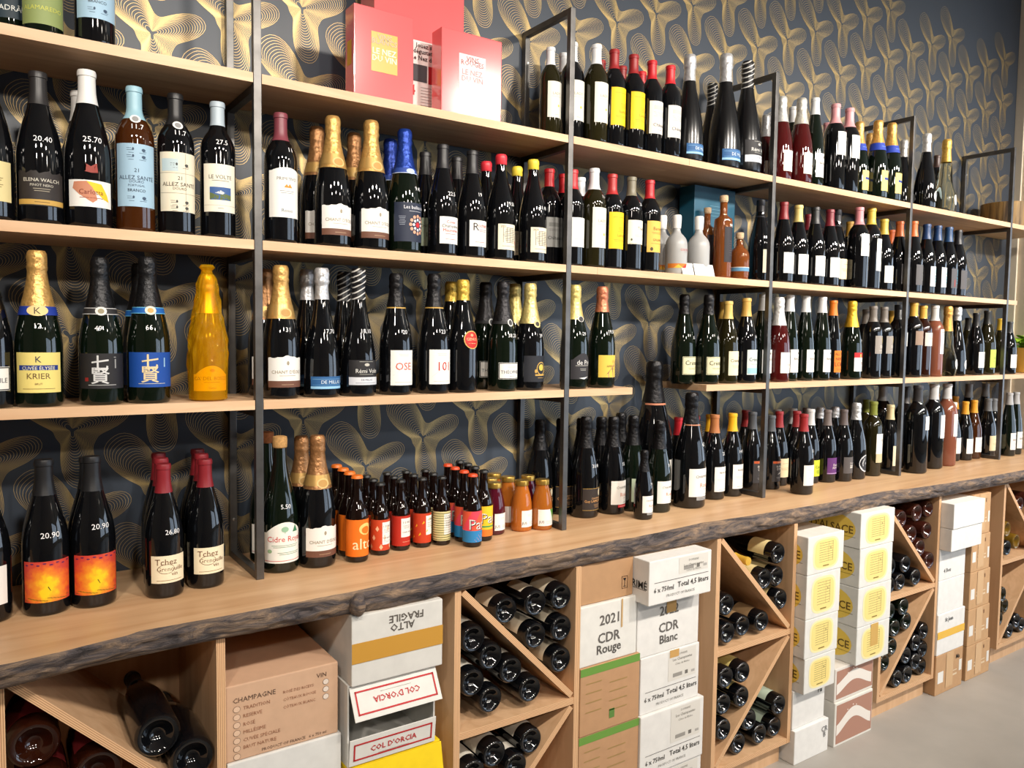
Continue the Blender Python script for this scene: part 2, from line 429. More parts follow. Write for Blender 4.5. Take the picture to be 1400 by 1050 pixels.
# ------------------------------------------------------------------ room shell
WALL = .252; FRONT = -5.3; XL, XR = -3.5, 8.0; CEILZ = 3.75; LAMPZ = 3.02
struct(slab_box('floor', XL, XR, FRONT, WALL+.2, -.1, 0, CONCRETE, bev=0))
struct(slab_box('ceiling', XL, XR, FRONT, WALL+.2, CEILZ, CEILZ+.1, CEIL, bev=0))
wall_back = struct(slab_box('wall_back', XL, 4.30, WALL, WALL+.2, 0, CEILZ, WALLP, bev=0))
struct(slab_box('wall_left', XL-.1, XL, FRONT, WALL+.2, 0, CEILZ, PLASTER, bev=0))
wr = bpy.data.objects.new('wall_right', None); COL.objects.link(wr); struct(wr)
VY0, VY1 = -4.4, -1.0
for a in ((FRONT, VY0, 0, CEILZ), (VY1, WALL+.2, 0, CEILZ), (VY0, VY1, 0, .45), (VY0, VY1, 2.75, CEILZ)): slab_box('wall_panel', XR, XR+.1, a[0], a[1], a[2], a[3], PLASTER, wr, 0)
win2 = bpy.data.objects.new('window_2', None); COL.objects.link(win2); struct(win2)
for a in ((VY0, VY0+.06, .45, 2.75), (VY1-.06, VY1, .45, 2.75), (VY0, VY1, .45, .51), (VY0, VY1, 2.69, 2.75)): slab_box('window_frame', XR+.04, XR+.09, a[0], a[1], a[2], a[3], mat('dark_window_frame', (44, 46, 50), .5), win2, .003)
slab_box('pane', XR+.06, XR+.07, VY0+.06, VY1-.06, .51, 2.69, mat('window_glass', (250, 252, 255), .0, trans=1.0), win2, 0)
pier = struct(slab_box('wall_side', 4.30, XR, -.02, WALL+.2, 0, CEILZ, PLASTER, bev=0))
struct(slab_box('trim_1', 4.285, 4.30, .205, WALL, CT+.0, CEILZ, mat('cream_trim', (226, 214, 194), .6), bev=.002))
wf = bpy.data.objects.new('wall_front', None); COL.objects.link(wf); struct(wf)
WX0, WX1, WZ0, WZ1 = 2.9, 7.4, .45, 2.65
for nm, a in (('wall_panel', (XL, WX0, 0, CEILZ)), ('wall_panel', (WX1, XR, 0, CEILZ)), ('wall_panel', (WX0, WX1, 0, WZ0)), ('wall_panel', (WX0, WX1, WZ1, CEILZ))):
    slab_box(nm, a[0], a[1], FRONT-.15, FRONT, a[2], a[3], PLASTER, wf, 0)
win = bpy.data.objects.new('window_1', None); COL.objects.link(win); struct(win)
DARKM = mat('dark_window_frame', (44, 46, 50), .5)
for a in ((WX0, WX0+.06, WZ0, WZ1), (WX1-.06, WX1, WZ0, WZ1), (WX0, WX1, WZ0, WZ0+.06), (WX0, WX1, WZ1-.06, WZ1), (5.12, 5.18, WZ0, WZ1)):
    slab_box('window_frame', a[0], a[1], FRONT-.12, FRONT-.06, a[2], a[3], DARKM, win, .003)
for a in ((WX0+.06, 5.12), (5.18, WX1-.06)):
    slab_box('pane', a[0], a[1], FRONT-.095, FRONT-.085, WZ0+.06, WZ1-.06, mat('window_glass', (250, 252, 255), .0, trans=1.0), win, 0)
# ------------------------------------------------------------------ gold line print of the wallpaper
def wallpaper_print():
    def r_of(t):
        def d(deg, amp, wid, p=2.6):
            q = abs((t-math.radians(deg)+PI) % (2*PI)-PI); return amp*math.exp(-(q/math.radians(wid))**p)
        return .036+d(130, .124, 31, 2.7)+d(23, .094, 24, 2.2)+d(277, .100, 26, 2.4)+d(328, .020, 42, 2)+d(76, .008, 36, 2)
    def motif(ncurve, m):
        V, F = [], []; hw = .00045
        ts = [2*PI*i/m for i in range(m)]; rs = [r_of(t) for t in ts]
        for k in range(1, ncurve+1):
            s = .07+.93*k/ncurve; o = len(V)
            p = [(s*r*math.cos(t), s*r*math.sin(t)) for r, t in zip(rs, ts)]
            for i in range(m):
                ax, az = p[i-1]; bx, bz = p[(i+1) % m]; dx, dz = bx-ax, bz-az; q = math.hypot(dx, dz) or 1
                nx, nz = dz/q*hw, -dx/q*hw
                V.append((p[i][0]-nx, p[i][1]-nz)); V.append((p[i][0]+nx, p[i][1]+nz))
            for i in range(m):
                a, b = o+2*i, o+2*((i+1) % m); F.append((a, a+1, b+1, b))
        return V, F
    near, mid, far = motif(19, 88), motif(18, 64), motif(16, 48)
    V, F = [], []
    px, pz, step = .1868, .2215, .0738
    for j in range(-6, 22):
        x = .202+j*px
        for k in range(-12, 14):
            z = .353+j*step+k*pz
            if not (-.25 < z < 2.15) or x > 4.2 or x < -1.0: continue
            mv, mf = near if x < 1.1 else (mid if x < 2.4 else far); o = len(V)
            V += [(min(x+a, 4.29), WALL-.0006, CT+max(z+b, -.5)) for a, b in mv]; F += [tuple(i+o for i in q) for q in mf]
    o = link('wallpaper_print', pymesh('wallpaper_print', V, F), GOLDINK); o['kind'] = 'stuff'
    o.parent = wall_back; o.matrix_parent_inverse = Matrix.Translation(-Vector(wall_back.location))
wallpaper_print()
# ------------------------------------------------------------------ ceiling track lights and an added fill row (behind and above the visitor)
def track_light(x, y, tx, ty, tz, watt):
    t = thing('track_spotlight', 'black cylindrical ceiling spotlight aimed at the bottle shelves or added as fill', 'lamp', (x, y, LAMPZ), (0, 0, 0), 'ceiling spotlights')
    d = (Vector((tx, ty, tz))-Vector((x, y, LAMPZ))); q = d.to_track_quat('-Z', 'Y').to_euler()
    BL = mat('black_lamp', (24, 24, 26), .5)
    link('stem', lathe([(0, .0), (.012, .0), (.012, CEILZ-LAMPZ), (0, CEILZ-LAMPZ)], 12), BL, t)
    hd = link('lamp_head', lathe([(.100, -.09), (.105, -.09), (.105, .11), (.08, .13), (0, .13)], 24), BL, t, (0, 0, 0), q)
    em = bpy.data.materials.get('lamp_lens')
    if not em:
        em = bpy.data.materials.new('lamp_lens'); em.use_nodes = True; b = em.node_tree.nodes['Principled BSDF']
        b.inputs['Emission Color'].default_value = (1, .86, .7, 1); b.inputs['Emission Strength'].default_value = 12
    link('lens', lathe([(0, -.08), (.100, -.08)], 24), em, hd)
    l = bpy.data.lights.new('spot', 'SPOT'); l.energy = watt; l.spot_size = math.radians(88); l.spot_blend = .9; l.shadow_soft_size = .085
    l.color = (1, .92, .82)
    lo = bpy.data.objects.new('spot_beam', l); COL.objects.link(lo); lo.parent = hd; lo.location = (0, 0, -.18)
for x, tx, pw in ((-1.3, -.9, 130), (-.2, .0, 150), (.9, .95, 185), (2.0, 1.95, 225), (3.1, 2.95, 265), (4.2, 3.9, 275)):
    track_light(x, -2.35, tx, .1, 1.60, pw)
for x in (-1.6, .2, 2.0, 3.8):  # unseen rear row, added as fill for the racks and boxes below the counter
    track_light(x, -3.9, x+.2, .0, .55, 80)
# ------------------------------------------------------------------ steel frames and boards
POST = [-.930, 0.0, .923, 1.870, 2.799, 3.723]; TW = .018; DEP = .230; TOPZ = 1.557; TH = .022
def frame(i, x):
    t = thing('steel_stand', ['', 'raw steel stand between sake bay and red-box bay', 'raw steel stand between red boxes and white-capped bottles', 'raw steel stand beside the black magnum with striped cap', 'raw steel stand beside the gold-foiled bottles with blue collars', 'raw steel stand in front of the wooden drum'][i] or 'raw steel stand closing the sake bay', 'stand', (x, 0, CT), group='steel uprights of the shelving')
    bx = lambda nm, y0, y1, z0, z1: slab_box(nm, 0, TW, y0, y1, z0, z1, STEEL, t, .0012)
    bx('front_post', 0, TW, 0, TOPZ); bx('back_post', DEP, DEP+TW, 0, TOPZ)
    bx('top_rail', TW, DEP, TOPZ-TW, TOPZ); bx('bottom_rail', TW, DEP, 0, TW)
    for z in (1.187, .806, .431): bx('shelf_rail', TW, DEP, z-TH-TW, z-TH)
    for z in (1.46, .10): link('screw', lathe([(.0045, 0), (.004, .002), (0, .003)], 10), mat('screw_steel', (190, 190, 190), .3, 1.0), t, (TW/2, DEP-.0005, z), (PI/2, 0, 0))
for i, x in enumerate(POST): frame(i, x)
def prism_xy(poly, z0, z1):
    n = len(poly); v = [(x, y, z0) for x, y in poly]+[(x, y, z1) for x, y in poly]
    f = [tuple(reversed(range(n))), tuple(range(n, 2*n))]+[(i, (i+1) % n, n+(i+1) % n, n+i) for i in range(n)]
    return pymesh('prism', v, f)
BACK = .248
def board(lev, xa, xb, desc, na=True, nb=True):
    """board from xa to xb; na / nb: that end is notched round a frame's posts and lies on its rail"""
    z = LEV[lev][0]; g = .0012; e = TW/2-.0005
    pts = []
    if na: pts += [(xa+TW+g, .001), ]
    else: pts += [(xa, .001)]
    if nb: pts += [(xb-g, .001), (xb-g, TW+g), (xb+e, TW+g), (xb+e, DEP-g), (xb-g, DEP-g), (xb-g, BACK)]
    else: pts += [(xb, .001), (xb, BACK)]
    if na: pts += [(xa+TW+g, BACK), (xa+TW+g, DEP-g), (xa+TW-e, DEP-g), (xa+TW-e, TW+g), (xa+TW+g, TW+g)]
    else: pts += [(xa, BACK)]
    o = link('shelf_board', prism_xy([(a-xa, b) for a, b in pts], 0, TH), OAK, None, (xa, 0, CT+z-TH))
    tag(o, 'pale oak shelf board, %s' % desc, 'shelf', 'oak shelf boards')
def board_cut(lev, xa, xb, desc): board(lev, xa, xb, desc)
SA, SB = (1.434, 1.183)[0], (1.044, 0.802)[0]
C1, C2 = (1.202, 0.430)[0], (1.549, 0.429)[0]
for lev, nm in (('A', 'top shelf'), ('B', 'second shelf'), ('C', 'third shelf')):
    board(lev, POST[0], POST[1], nm+' of the sake bay'); board(lev, POST[1], POST[2], nm+' of the red-box bay')
    board(lev, POST[3], POST[4], nm+' of the rosé bay'); board(lev, POST[4], POST[5], nm+' of the drum bay')
board('A', POST[2], SA, 'long piece of the top shelf under yellow labels', True, False); board('A', SA+.001, POST[3], 'short piece of the top shelf under striped black magnum', False, True)
board('B', POST[2], SB, 'stub of the second shelf beside the red-capped bottle', True, False); board('B', SB+.001, POST[3], 'long piece of the second shelf under the grey jugs', False, True)
board('C', POST[2], C1, 'short third shelf under the copper-foiled sparkling bottle', True, False); board('C', C2, POST[3], 'short third shelf under two black-foiled cream-labelled bottles', False, True)
board('A', POST[5], 4.20, 'top shelf running on past the last frame under the drum', True, False); board('B', POST[5], (3.835, 0.810)[0], 'stub of the second shelf past the last frame', True, False); board('C', POST[5], 4.20, 'third shelf past the last frame under the plant', True, False)
# ------------------------------------------------------------------ live-edge counter slab
TOPE = [(-1.2, -.235), (-.519, -.243), (-.417, -.236), (-.316, -.214), (-.285, -.200), (-.153, -.207), (-.02, -.204), (.043, -.202), (.151, -.198), (.276, -.188), (.389, -.192), (.568, -.168), (.79, -.186), (.991, -.168), (1.048, -.178), (1.224, -.165), (1.367, -.155), (1.574, -.168), (1.742, -.173), (2.055, -.180), (2.393, -.160), (2.541, -.186), (2.82, -.205), (3.264, -.216), (3.478, -.216), (4.28, -.21)]
BOTE = [(-1.2, -.225), (-.51, -.226), (-.38, -.205), (-.267, -.198), (-.148, -.194), (.024, -.198), (.15, -.198), (.261, -.208), (.392, -.194), (.594, -.186), (.846, -.184), (1.066, -.183), (1.297, -.184), (1.447, -.186), (1.834, -.186), (2.195, -.188), (2.483, -.188), (2.764, -.204), (3.489, -.216), (4.28, -.21)]
def interp(t, x):
    for (a, b), (c, d) in zip(t, t[1:]):
        if a <= x <= c: return b+(d-b)*(x-a)/(c-a)
    return t[-1][1]
def counter():
    root = thing('counter_slab', 'long pale wooden counter slab with rough dark bark front edge', 'counter', (0, 0, CT-.055))
    n = 620; x0, x1 = -1.2, 4.28; T = .055
    xs = [x0+(x1-x0)*i/n for i in range(n+1)]
    te = [interp(TOPE, x)+.004*noise.noise((x*9, 3.1, 0))+.002*noise.noise((x*33, 1.1, 0)) for x in xs]
    v, f = [], []
    for x, y in zip(xs, te): v += [(x, WALL-.002, T), (x, y, T), (x, WALL-.002, 0), (x, interp(BOTE, x)+.012, 0)]
    for i in range(n):
        a = 4*i; b = a+4
        f += [(a, a+1, b+1, b), (a+2, b+2, b+3, a+3), (a, b, b+2, a+2)]
    f += [(0, 2, 3, 1), (4*n, 4*n+1, 4*n+3, 4*n+2)]
    link('wood_slab', pymesh('wood_slab', v, f), SLABWOOD, root)
    v, f = [], []; m = 12
    for i, x in enumerate(xs):
        yt, yb = te[i], interp(BOTE, x)
        for j in range(m+1):
            t = j/m; z = T*(1-t); y = yt+(yb+.012-yt)*t-.013*math.sin(PI*min(1, t*1.02))**.7
            w_ = math.sin(PI*t)**.5 if 0 < t < 1 else 0
            q = noise.noise((x*14, z*60, .3))*.008+noise.noise((x*40, z*150, 5.3))*.006+noise.noise((x*4, z*20, 9.3))*.007
            dz = (noise.noise((x*20, 7.7, t*3))*.005 if 0 < t < 1 else 0)
            v.append((x, y-q*w_, z+dz+(.0006 if j == 0 else 0)))
    for i in range(n):
        for j in range(m):
            a = i*(m+1)+j; f.append((a, a+1, a+m+2, a+m+1))
    link('bark_edge', pymesh('bark_edge', v, f, True), BARK, root)
    kx, kz = (0.169, -0.029)
    kb = bmesh.new(); bmesh.ops.create_icosphere(kb, subdivisions=3, radius=1)
    for q in kb.verts:
        d = 1+.18*noise.noise(q.co*1.6); q.co = (q.co.x*.019*d, q.co.y*.022*d, q.co.z*.026*d)
    km = bpy.data.meshes.new('knot'); kb.to_mesh(km); kb.free(); km.polygons.foreach_set('use_smooth', [True]*len(km.polygons))
    link('knot', km, BARK, root, (kx, -.205, kz+.055))
counter()
# ------------------------------------------------------------------ wine rack cabinets
CF, CB, PT = -.177, .200, .018
def board_xz(name, p, y0, y1, parent):
    """board whose front outline is p0,p1 (one face) p2,p3 (other face); front edge shows the plies"""
    v = [(x, y0, z) for x, z in p]+[(x, y1, z) for x, z in p]
    f = [(0, 1, 2, 3), (7, 6, 5, 4), (0, 4, 5, 1), (1, 5, 6, 2), (2, 6, 7, 3), (3, 7, 4, 0)]
    me = pymesh(name, v, f)
    bm = bmesh.new(); bm.from_mesh(me); bmesh.ops.recalc_face_normals(bm, faces=bm.faces[:]); bm.to_mesh(me); bm.free()
    at = me.attributes.new('ply', 'FLOAT', 'POINT'); at.data.foreach_set('value', [0, 0, 1, 1]*2)
    me.materials.append(PLY); me.materials.append(PLYEDGE)
    for q in me.polygons:
        if q.normal.y < -.9: q.material_index = 1
    o = bpy.data.objects.new(name, me); COL.objects.link(o); o.parent = parent
    return o
def cabinet(x0, x1, desc):
    t = thing('wine_rack', desc, 'wine rack', (x0, 0, 0), group='plywood wine racks')
    W = x1-x0; zt = CT-.0555; zb = .08; zm = CT-.449
    rect = lambda a, b, c, d: [(a, c), (a, d), (b, d), (b, c)]
    hrect = lambda a, b, c, d: [(a, c), (b, c), (b, d), (a, d)]
    board_xz('side_panel', rect(0, PT, zb, zt), CF, CB, t); board_xz('side_panel', rect(W-PT, W, zb, zt), CF, CB, t)
    board_xz('shelf', hrect(PT, W-PT, zm, zm+PT), CF+.001, CB, t); board_xz('bottom_panel', hrect(PT, W-PT, zb, zb+PT), CF+.001, CB, t)
    a, b = (PT, zt), (W-PT, zm+PT); q = .016
    for (xa, za), (xb, zb2) in ((a, b), ((W-PT, zm), (PT, zb+PT))):
        dx, dz = xb-xa, zb2-za; l = math.hypot(dx, dz); nx, nz = dz/l*q/2, -dx/l*q/2
        cut = .011
        ux, uz = dx/l*cut, dz/l*cut
        board_xz('diagonal_panel', [(xa+nx+ux, za+nz+uz), (xb+nx-ux, zb2+nz-uz), (xb-nx-ux, zb2-nz-uz), (xa-nx+ux, za-nz+uz)], CF+.002, CB, t)
    link('back_panel', box_mesh(W, .006, zt-zb), PLY, t, (W/2, CB+.003, zb))
    link('plinth', box_mesh(W-.03, .018, zb), PLY, t, (W/2, -.143+.009, 0))
CAB = [(-.531, -.119), (.444, .856), (1.422, 1.840), (2.391, 2.823), (3.390, 3.812)]
for (a, b), d in zip(CAB, ('plywood wine rack with diagonal dividers beside the kraft champagne box', 'plywood wine rack between red-bordered flap box and Rouge box', 'plywood wine rack between Blanc box and yellow-printed boxes', 'plywood wine rack holding rosé bottles beside yellow-printed boxes', 'plywood wine rack at the far end past the kraft box stack')): cabinet(a, b, d)

# ------------------------------------------------------------------ bottles on the shelves
WH, CR, BK, GD, RD, GY = (238, 236, 230), (236, 226, 200), (22, 22, 24), (198, 158, 78), (188, 32, 36), (120, 118, 116)
def sun_mat():
    m = bpy.data.materials.new('sunburst_print'); m.use_nodes = True; nt = m.node_tree; N = nt.nodes; K = nt.links
    b = N['Principled BSDF']; b.inputs['Roughness'].default_value = .5
    tc = N.new('ShaderNodeTexCoord'); sp = N.new('ShaderNodeSeparateXYZ'); K.new(tc.outputs['Object'], sp.inputs[0])
    def M(op, a, c): 
        n = N.new('ShaderNodeMath'); n.operation = op
        for i, q in enumerate((a, c)):
            if isinstance(q, (int, float)): n.inputs[i].default_value = q
            else: K.new(q, n.inputs[i])
        return n.outputs[0]
    x = M('MULTIPLY', sp.outputs[0], 25); z = M('MULTIPLY', M('SUBTRACT', sp.outputs[2], .056), 19)
    d = M('SQRT', M('ADD', M('MULTIPLY', x, x), M('MULTIPLY', z, z)), 0)
    n = N.new('ShaderNodeTexNoise'); n.inputs['Scale'].default_value = 70; n.inputs['Detail'].default_value = 4; K.new(tc.outputs['Object'], n.inputs['Vector'])
    d2 = M('ADD', d, M('MULTIPLY', M('SUBTRACT', n.outputs['Fac'], .5), .9))
    r = N.new('ShaderNodeValToRGB'); e = r.color_ramp.elements
    e[0].position = .26; e[0].color = lin((244, 204, 24))+(1,); e[1].position = 1; e[1].color = lin((206, 66, 52))+(1,)
    q = e.new(.5); q.color = lin((236, 148, 34))+(1,); q = e.new(.8); q.color = lin((226, 104, 38))+(1,)
    K.new(d2, r.inputs['Fac']); K.new(r.outputs['Color'], b.inputs['Base Color'])
    return m
SUN = sun_mat()
kan = lambda t, z, size, c: [('t', t, z+dz, size, c, -4+dx) for dx, dz in ((-.45, 0), (.45, 0), (0, .4), (0, -.4))]
# labels ------------------------------------------------------------
sketch = lambda z, c: [('b', z, z+.8, 12, c, -12), ('b', z+4, z+4.8, 9, c, -14), ('b', z-5, z-4.2, 10, c, -10), ('o', 14, z+2, 4, 3, c), ('b', z-5, z-4.2, 13, c, 12), ('o', -6, z+3, 2, 3, c), ('b', z-2, z-1.2, 8, c, 16)]
LB = dict(
 elena=L(34, 100, 92, (44, 38, 36), ('t', 'ELENA WALCH', 84, 7, (220, 214, 200)), ('t', 'PINOT NERO', 74, 5, (200, 194, 180)), ('g', 67, 2, 30, (170, 160, 140)), ('b', 36, 46, 92, GD), ('g', 41, 1, 26, (90, 66, 20)), shape='ragged'),
 lodgold=L(36, 112, 86, (222, 206, 150), ('g', 80, 5, 50, (120, 100, 50))),
 carib=L(38, 88, 84, WH, ('p', [(-30, 84), (-8, 86), (6, 70), (10, 52), (2, 46), (-20, 60), (-33, 72)], (196, 130, 100)), ('p', [(-8, 86), (18, 82), (30, 62), (34, 50), (22, 54), (6, 68)], (244, 198, 40)), ('t', 'Carlotta', 66, 9, (120, 40, 30)), ('g', 55, 1, 40, (150, 60, 40))),
 fox=L(100, 122, 28, (232, 196, 190), ('p', [(-11, 104), (-2, 110), (-10, 119), (0, 114), (10, 121), (8, 112), (2, 106), (12, 103), (0, 102)], (150, 60, 50)), shape='round', m=GLASS['black']),
 allezb=L(50, 178, 86, (160, 192, 214), ('t', '21', 124, 8, (50, 66, 90)), ('t', 'ALLEZ SANTÉ', 110, 8.5, (50, 66, 90)), ('t', 'DOURO', 101, 5.5, (70, 86, 110)), ('t', 'PORTUGAL', 93, 4.5, (70, 86, 110)), ('t', 'BRANCO', 83, 6, (30, 40, 60)), *sketch(150, (60, 80, 104)), *sketch(66, (60, 80, 104)), *sketch(164, (60, 80, 104))),
 allezc=L(48, 172, 86, (232, 222, 198), ('t', '21', 118, 8, (60, 50, 40)), ('t', 'ALLEZ SANTÉ', 106, 8.5, (60, 50, 40)), ('t', 'DOURO', 96, 5.5, (90, 80, 60)), ('b', 47, 171, .8, (150, 140, 120), 12), ('b', 128, 128.8, 84, (150, 140, 120)), ('b', 86, 86.8, 84, (150, 140, 120)), ('b', 132, 158, 34, (188, 206, 210), -20), *sketch(144, (70, 70, 66)), *sketch(66, (70, 70, 66)), *sketch(54, (70, 70, 66))),
 volte=L(56, 160, 76, (236, 230, 212), ('t', 'LE VOLTE', 132, 8.5, (90, 84, 70)), ('g', 124, 1, 36, (130, 120, 100)), ('b', 82, 110, 46, (58, 92, 150)), ('p', [(-23, 82), (23, 82), (23, 93), (10, 96), (-6, 92), (-23, 98)], (92, 106, 62)), ('p', [(-12, 97), (0, 103), (9, 98), (4, 94)], (200, 206, 210)), ('b', 70, 70.7, 74, (180, 170, 150)), ('g', 64, 1, 12, (150, 140, 120))),
 krier=L(30, 112, 92, (236, 216, 126), ('b', 76, 86, 76, (28, 52, 130)), ('t', 'CUVÉE ÉLYSÉE', 81, 7, (236, 232, 200)), ('t', 'K', 98, 13, (50, 50, 70)), ('t', 'KRIER', 64, 12, (110, 84, 50)), ('t', 'BRUT', 48, 4, (130, 100, 60)), ('g', 38, 1, 60, (150, 124, 70))),
 kriercol=L(188, 206, 150, (30, 56, 150), ('o', 0, 197, 19, 11, (232, 206, 140), .9), ('t', 'K', 197, 14, (60, 50, 40)), m=None, e=1.6),
 sakek=L(36, 112, 108, (34, 32, 34), *kan('七', 92, 26, (214, 214, 214)), *kan('賢', 64, 28, (214, 214, 214)), ('g', 44, 1, 56, (200, 200, 200)), ('g', 104, 1, 5, (180, 180, 180), 26), ('b', 80, 100, 3, (150, 150, 150), 27), ('b', 52, 60, 8, (140, 30, 30), -32)),
 sakeb=L(36, 112, 108, (20, 74, 160), *kan('七', 92, 26, (226, 206, 160)), *kan('賢', 64, 28, (226, 206, 160)), ('g', 44, 1, 56, (200, 196, 180)), ('b', 80, 100, 3, (150, 190, 220), 27)),
 colk=L(196, 210, 150, (44, 42, 42), ('b', 196, 197.2, 150, (220, 220, 220)), ('b', 208.8, 210, 150, (220, 220, 220)), ('o', 0, 203, 11, 9.5, (224, 222, 216), .9), ('o', 0, 203, 6, 5.5, (150, 140, 110), 1.1), e=1.6),
 colb=L(196, 210, 150, (24, 96, 176), ('b', 196, 197.2, 150, (120, 200, 236)), ('b', 208.8, 210, 150, (120, 200, 236)), ('o', 0, 203, 11, 9.5, (230, 226, 206), .9), ('o', 0, 203, 6, 5.5, (200, 160, 90), 1.1), e=1.6),
 sun=L(28, 108, 92, (240, 130, 30), ('p', [(-.5, 58), (4, 50), (5, 50), (.7, 59)], (60, 40, 10)), *[('b', 31+(i*5) % 6, 32+(i*5) % 6, 7, (110, 100, 20), -40+i*6) for i in range(14)], *[('o', -38+i*11, 101+(i % 2)*3, 3.2, 1.3, (90, 30, 90)) for i in range(8)], m=SUN),
 script=L(36, 98, 82, (240, 228, 196), ('t', 'Tchez', 84, 14, (110, 70, 40), -8), ('t', 'Grenouille', 68, 10, (110, 70, 40), 2), ('t', 'vin', 56, 9, (110, 70, 40), 10), ('o', -8, 68, 18, 11, (110, 70, 40)), ('o', -8, 68, 17, 10, (240, 228, 196), 1.0), ('g', 42, 1, 56, (150, 120, 80))),
 primi=L(58, 172, 86, WH, ('t', 'PRIMITIVO', 146, 7.5, (130, 130, 130)), ('p', [(-8, 126), (-2, 134), (2, 129), (6, 135), (12, 126)], (222, 140, 50)), ('g', 118, 2, 34, (150, 150, 150)), ('t', 'Rosso', 74, 8, (110, 120, 130)), shape='arch', arch=8),
 chant=L(30, 98, 96, WH, ('t', "CHANT D'ÉOLE", 64, 8, (150, 136, 110)), ('o', 0, 82, 3, 5, (160, 150, 130)), ('g', 55, 1, 40, (170, 160, 140)), ('b', 30, 44, 96, (112, 74, 58)), ('g', 36, 1, 30, (180, 150, 120)), shape='peak'),
 chantcol=L(200, 226, 150, (202, 162, 96), ('o', 0, 206, 15, 12, (226, 190, 124), .9), ('o', 0, 206, 11, 9, (190, 146, 80), 1.1), shape='rect', m=mat('gold_paper', (202, 162, 96), .35, .5), e=1.6),
 bulles=L(28, 128, 104, (34, 42, 62), ('t', 'Les bulles de', 116, 9, (230, 230, 236), 6), ('g', 106, 1, 40, (190, 190, 200), 8), *[('o', 14+22*math.cos(a*PI/6), 72+22*math.sin(a*PI/6), 4.4, 4.4, (220, 160, 130)) for a in range(12)], *[('o', 14+13*math.cos(a*PI/4), 72+13*math.sin(a*PI/4), 3.6, 3.6, (226, 226, 236)) for a in range(8)], ('o', 14, 72, 7, 7, (200, 40, 50)), ('g', 92, 6, 18, (160, 166, 180), -30)),
 bullcol=L(204, 218, 150, (40, 70, 150), ('b', 204, 205.5, 150, (210, 220, 240)), ('o', 0, 210, 12, 7, (180, 200, 235), .9), e=1.6),
 cgris=L(32, 104, 66, WH, ('t', 'Cuvée', 90, 8, RD), ('t', 'Champêtre', 78, 8.5, (70, 60, 60)), ('t', 'Mauvières', 68, 8.5, RD), ('g', 58, 1, 34, (120, 60, 60)), ('g', 44, 1, 34, (190, 60, 50))),
 rlab=L(32, 104, 66, WH, ('t', 'R', 86, 22, (60, 50, 50), -14), ('t', 'ocher', 90, 11, RD, 8), ('g', 78, 2, 30, (120, 60, 60), 8), ('g', 44, 1, 34, (190, 60, 50))),
 maze=L(30, 102, 70, CR, *[('b', 50+i*5, 51.6+i*5, 44-4*abs(i-4), (110, 104, 94), 3) for i in range(9)], *[('b', 50, 92, 1.4, (110, 104, 94), -20+i*11) for i in range(5)], ('t', '2021', 95, 6, (70, 64, 58), -20), ('g', 40, 1, 46, (110, 104, 94)), ('o', 32, 52, 5, 7, (196, 60, 50))),
 mazey=L(30, 102, 70, CR, *[('b', 50+i*5, 51.6+i*5, 44-4*abs(i-4), (120, 112, 98), 3) for i in range(9)], *[('b', 50, 92, 1.4, (120, 112, 98), -20+i*11) for i in range(5)], ('t', '2020', 95, 6, (70, 64, 58), -20), ('g', 40, 1, 46, (110, 104, 94)), ('o', 32, 52, 5, 7, (212, 170, 50))),
 chatg=L(60, 150, 66, (150, 150, 146), ('b', 122, 134, 40, (120, 120, 116)), ('g', 114, 2, 44, (100, 100, 98)), ('t', 'Château', 88, 10, (40, 40, 40))),
 chat=L(62, 165, 76, (226, 222, 214), ('b', 138, 152, 46, (196, 192, 184)), ('g', 130, 4, 48, (150, 146, 140)), ('t', 'Château', 90, 11, (50, 46, 46)), ('g', 74, 1, 20, RD)),
 millas=L(22, 54, 100, (40, 92, 146), ('b', 23, 29, 100, (150, 200, 232)), ('t', 'DE MILLAS', 40, 9, (220, 234, 244), 6), ('b', 47, 48, 90, (120, 170, 210)), ('b', 32, 33, 90, (90, 150, 200))),
 rvolat=L(28, 94, 96, (34, 32, 34), ('t', 'Rémi Volat', 66, 11, (226, 224, 218), 4), ('o', 0, 82, 7, 4, (190, 186, 176)), ('g', 90, 1, 40, (170, 168, 160)), ('b', 30, 50, 96, (214, 216, 222)), ('t', 'DE MILLAS', 43, 5, (60, 66, 90)), ('g', 35, 1, 60, (110, 114, 130)), ('g', 57, 1, 40, (160, 158, 150))),
 ose=L(26, 118, 74, WH, ('t', 'OSE', 76, 20, (206, 84, 66)), ('g', 108, 2, 30, (200, 190, 180)), ('p', [(-30, 52), (-29, 52), (26, 94), (26, 95)], (200, 196, 190)), ('g', 34, 1, 50, (190, 186, 180))),
 l101=L(26, 118, 74, WH, ('t', '101', 74, 24, (196, 40, 34), 6), ('g', 108, 2, 30, (200, 190, 180)), ('p', [(-30, 46), (-29, 46), (10, 76), (10, 77)], (200, 196, 190)), ('g', 34, 1, 50, (190, 186, 180))),
 medal=L(124, 176, 50, (214, 178, 96), ('o', 0, 150, 22.5, 23.5, (190, 40, 34), .9), ('t', 'GENUS', 152, 8, (236, 200, 150)), ('g', 140, 1, 24, (236, 200, 150)), ('o', 0, 163, 5, 4, (230, 160, 120), 1.1), shape='round', e=1.6),
 theo=L(36, 84, 84, WH, ('b', 37, 39, 82, BK), ('b', 81, 83, 82, BK), ('b', 37, 83, 2.5, BK, -40), ('b', 37, 83, 2.5, BK, 40), ('t', 'THÉOPHILE', 58, 10, (90, 90, 96)), ('g', 71, 1, 30, (120, 120, 124)), ('g', 45, 1, 18, (120, 120, 124))),
 theocol=L(196, 204, 140, (30, 30, 32), ('o', 0, 200, 9, 11, (214, 214, 210), .9), ('o', 0, 200, 6, 8, (60, 60, 62), 1.1), e=1.6),
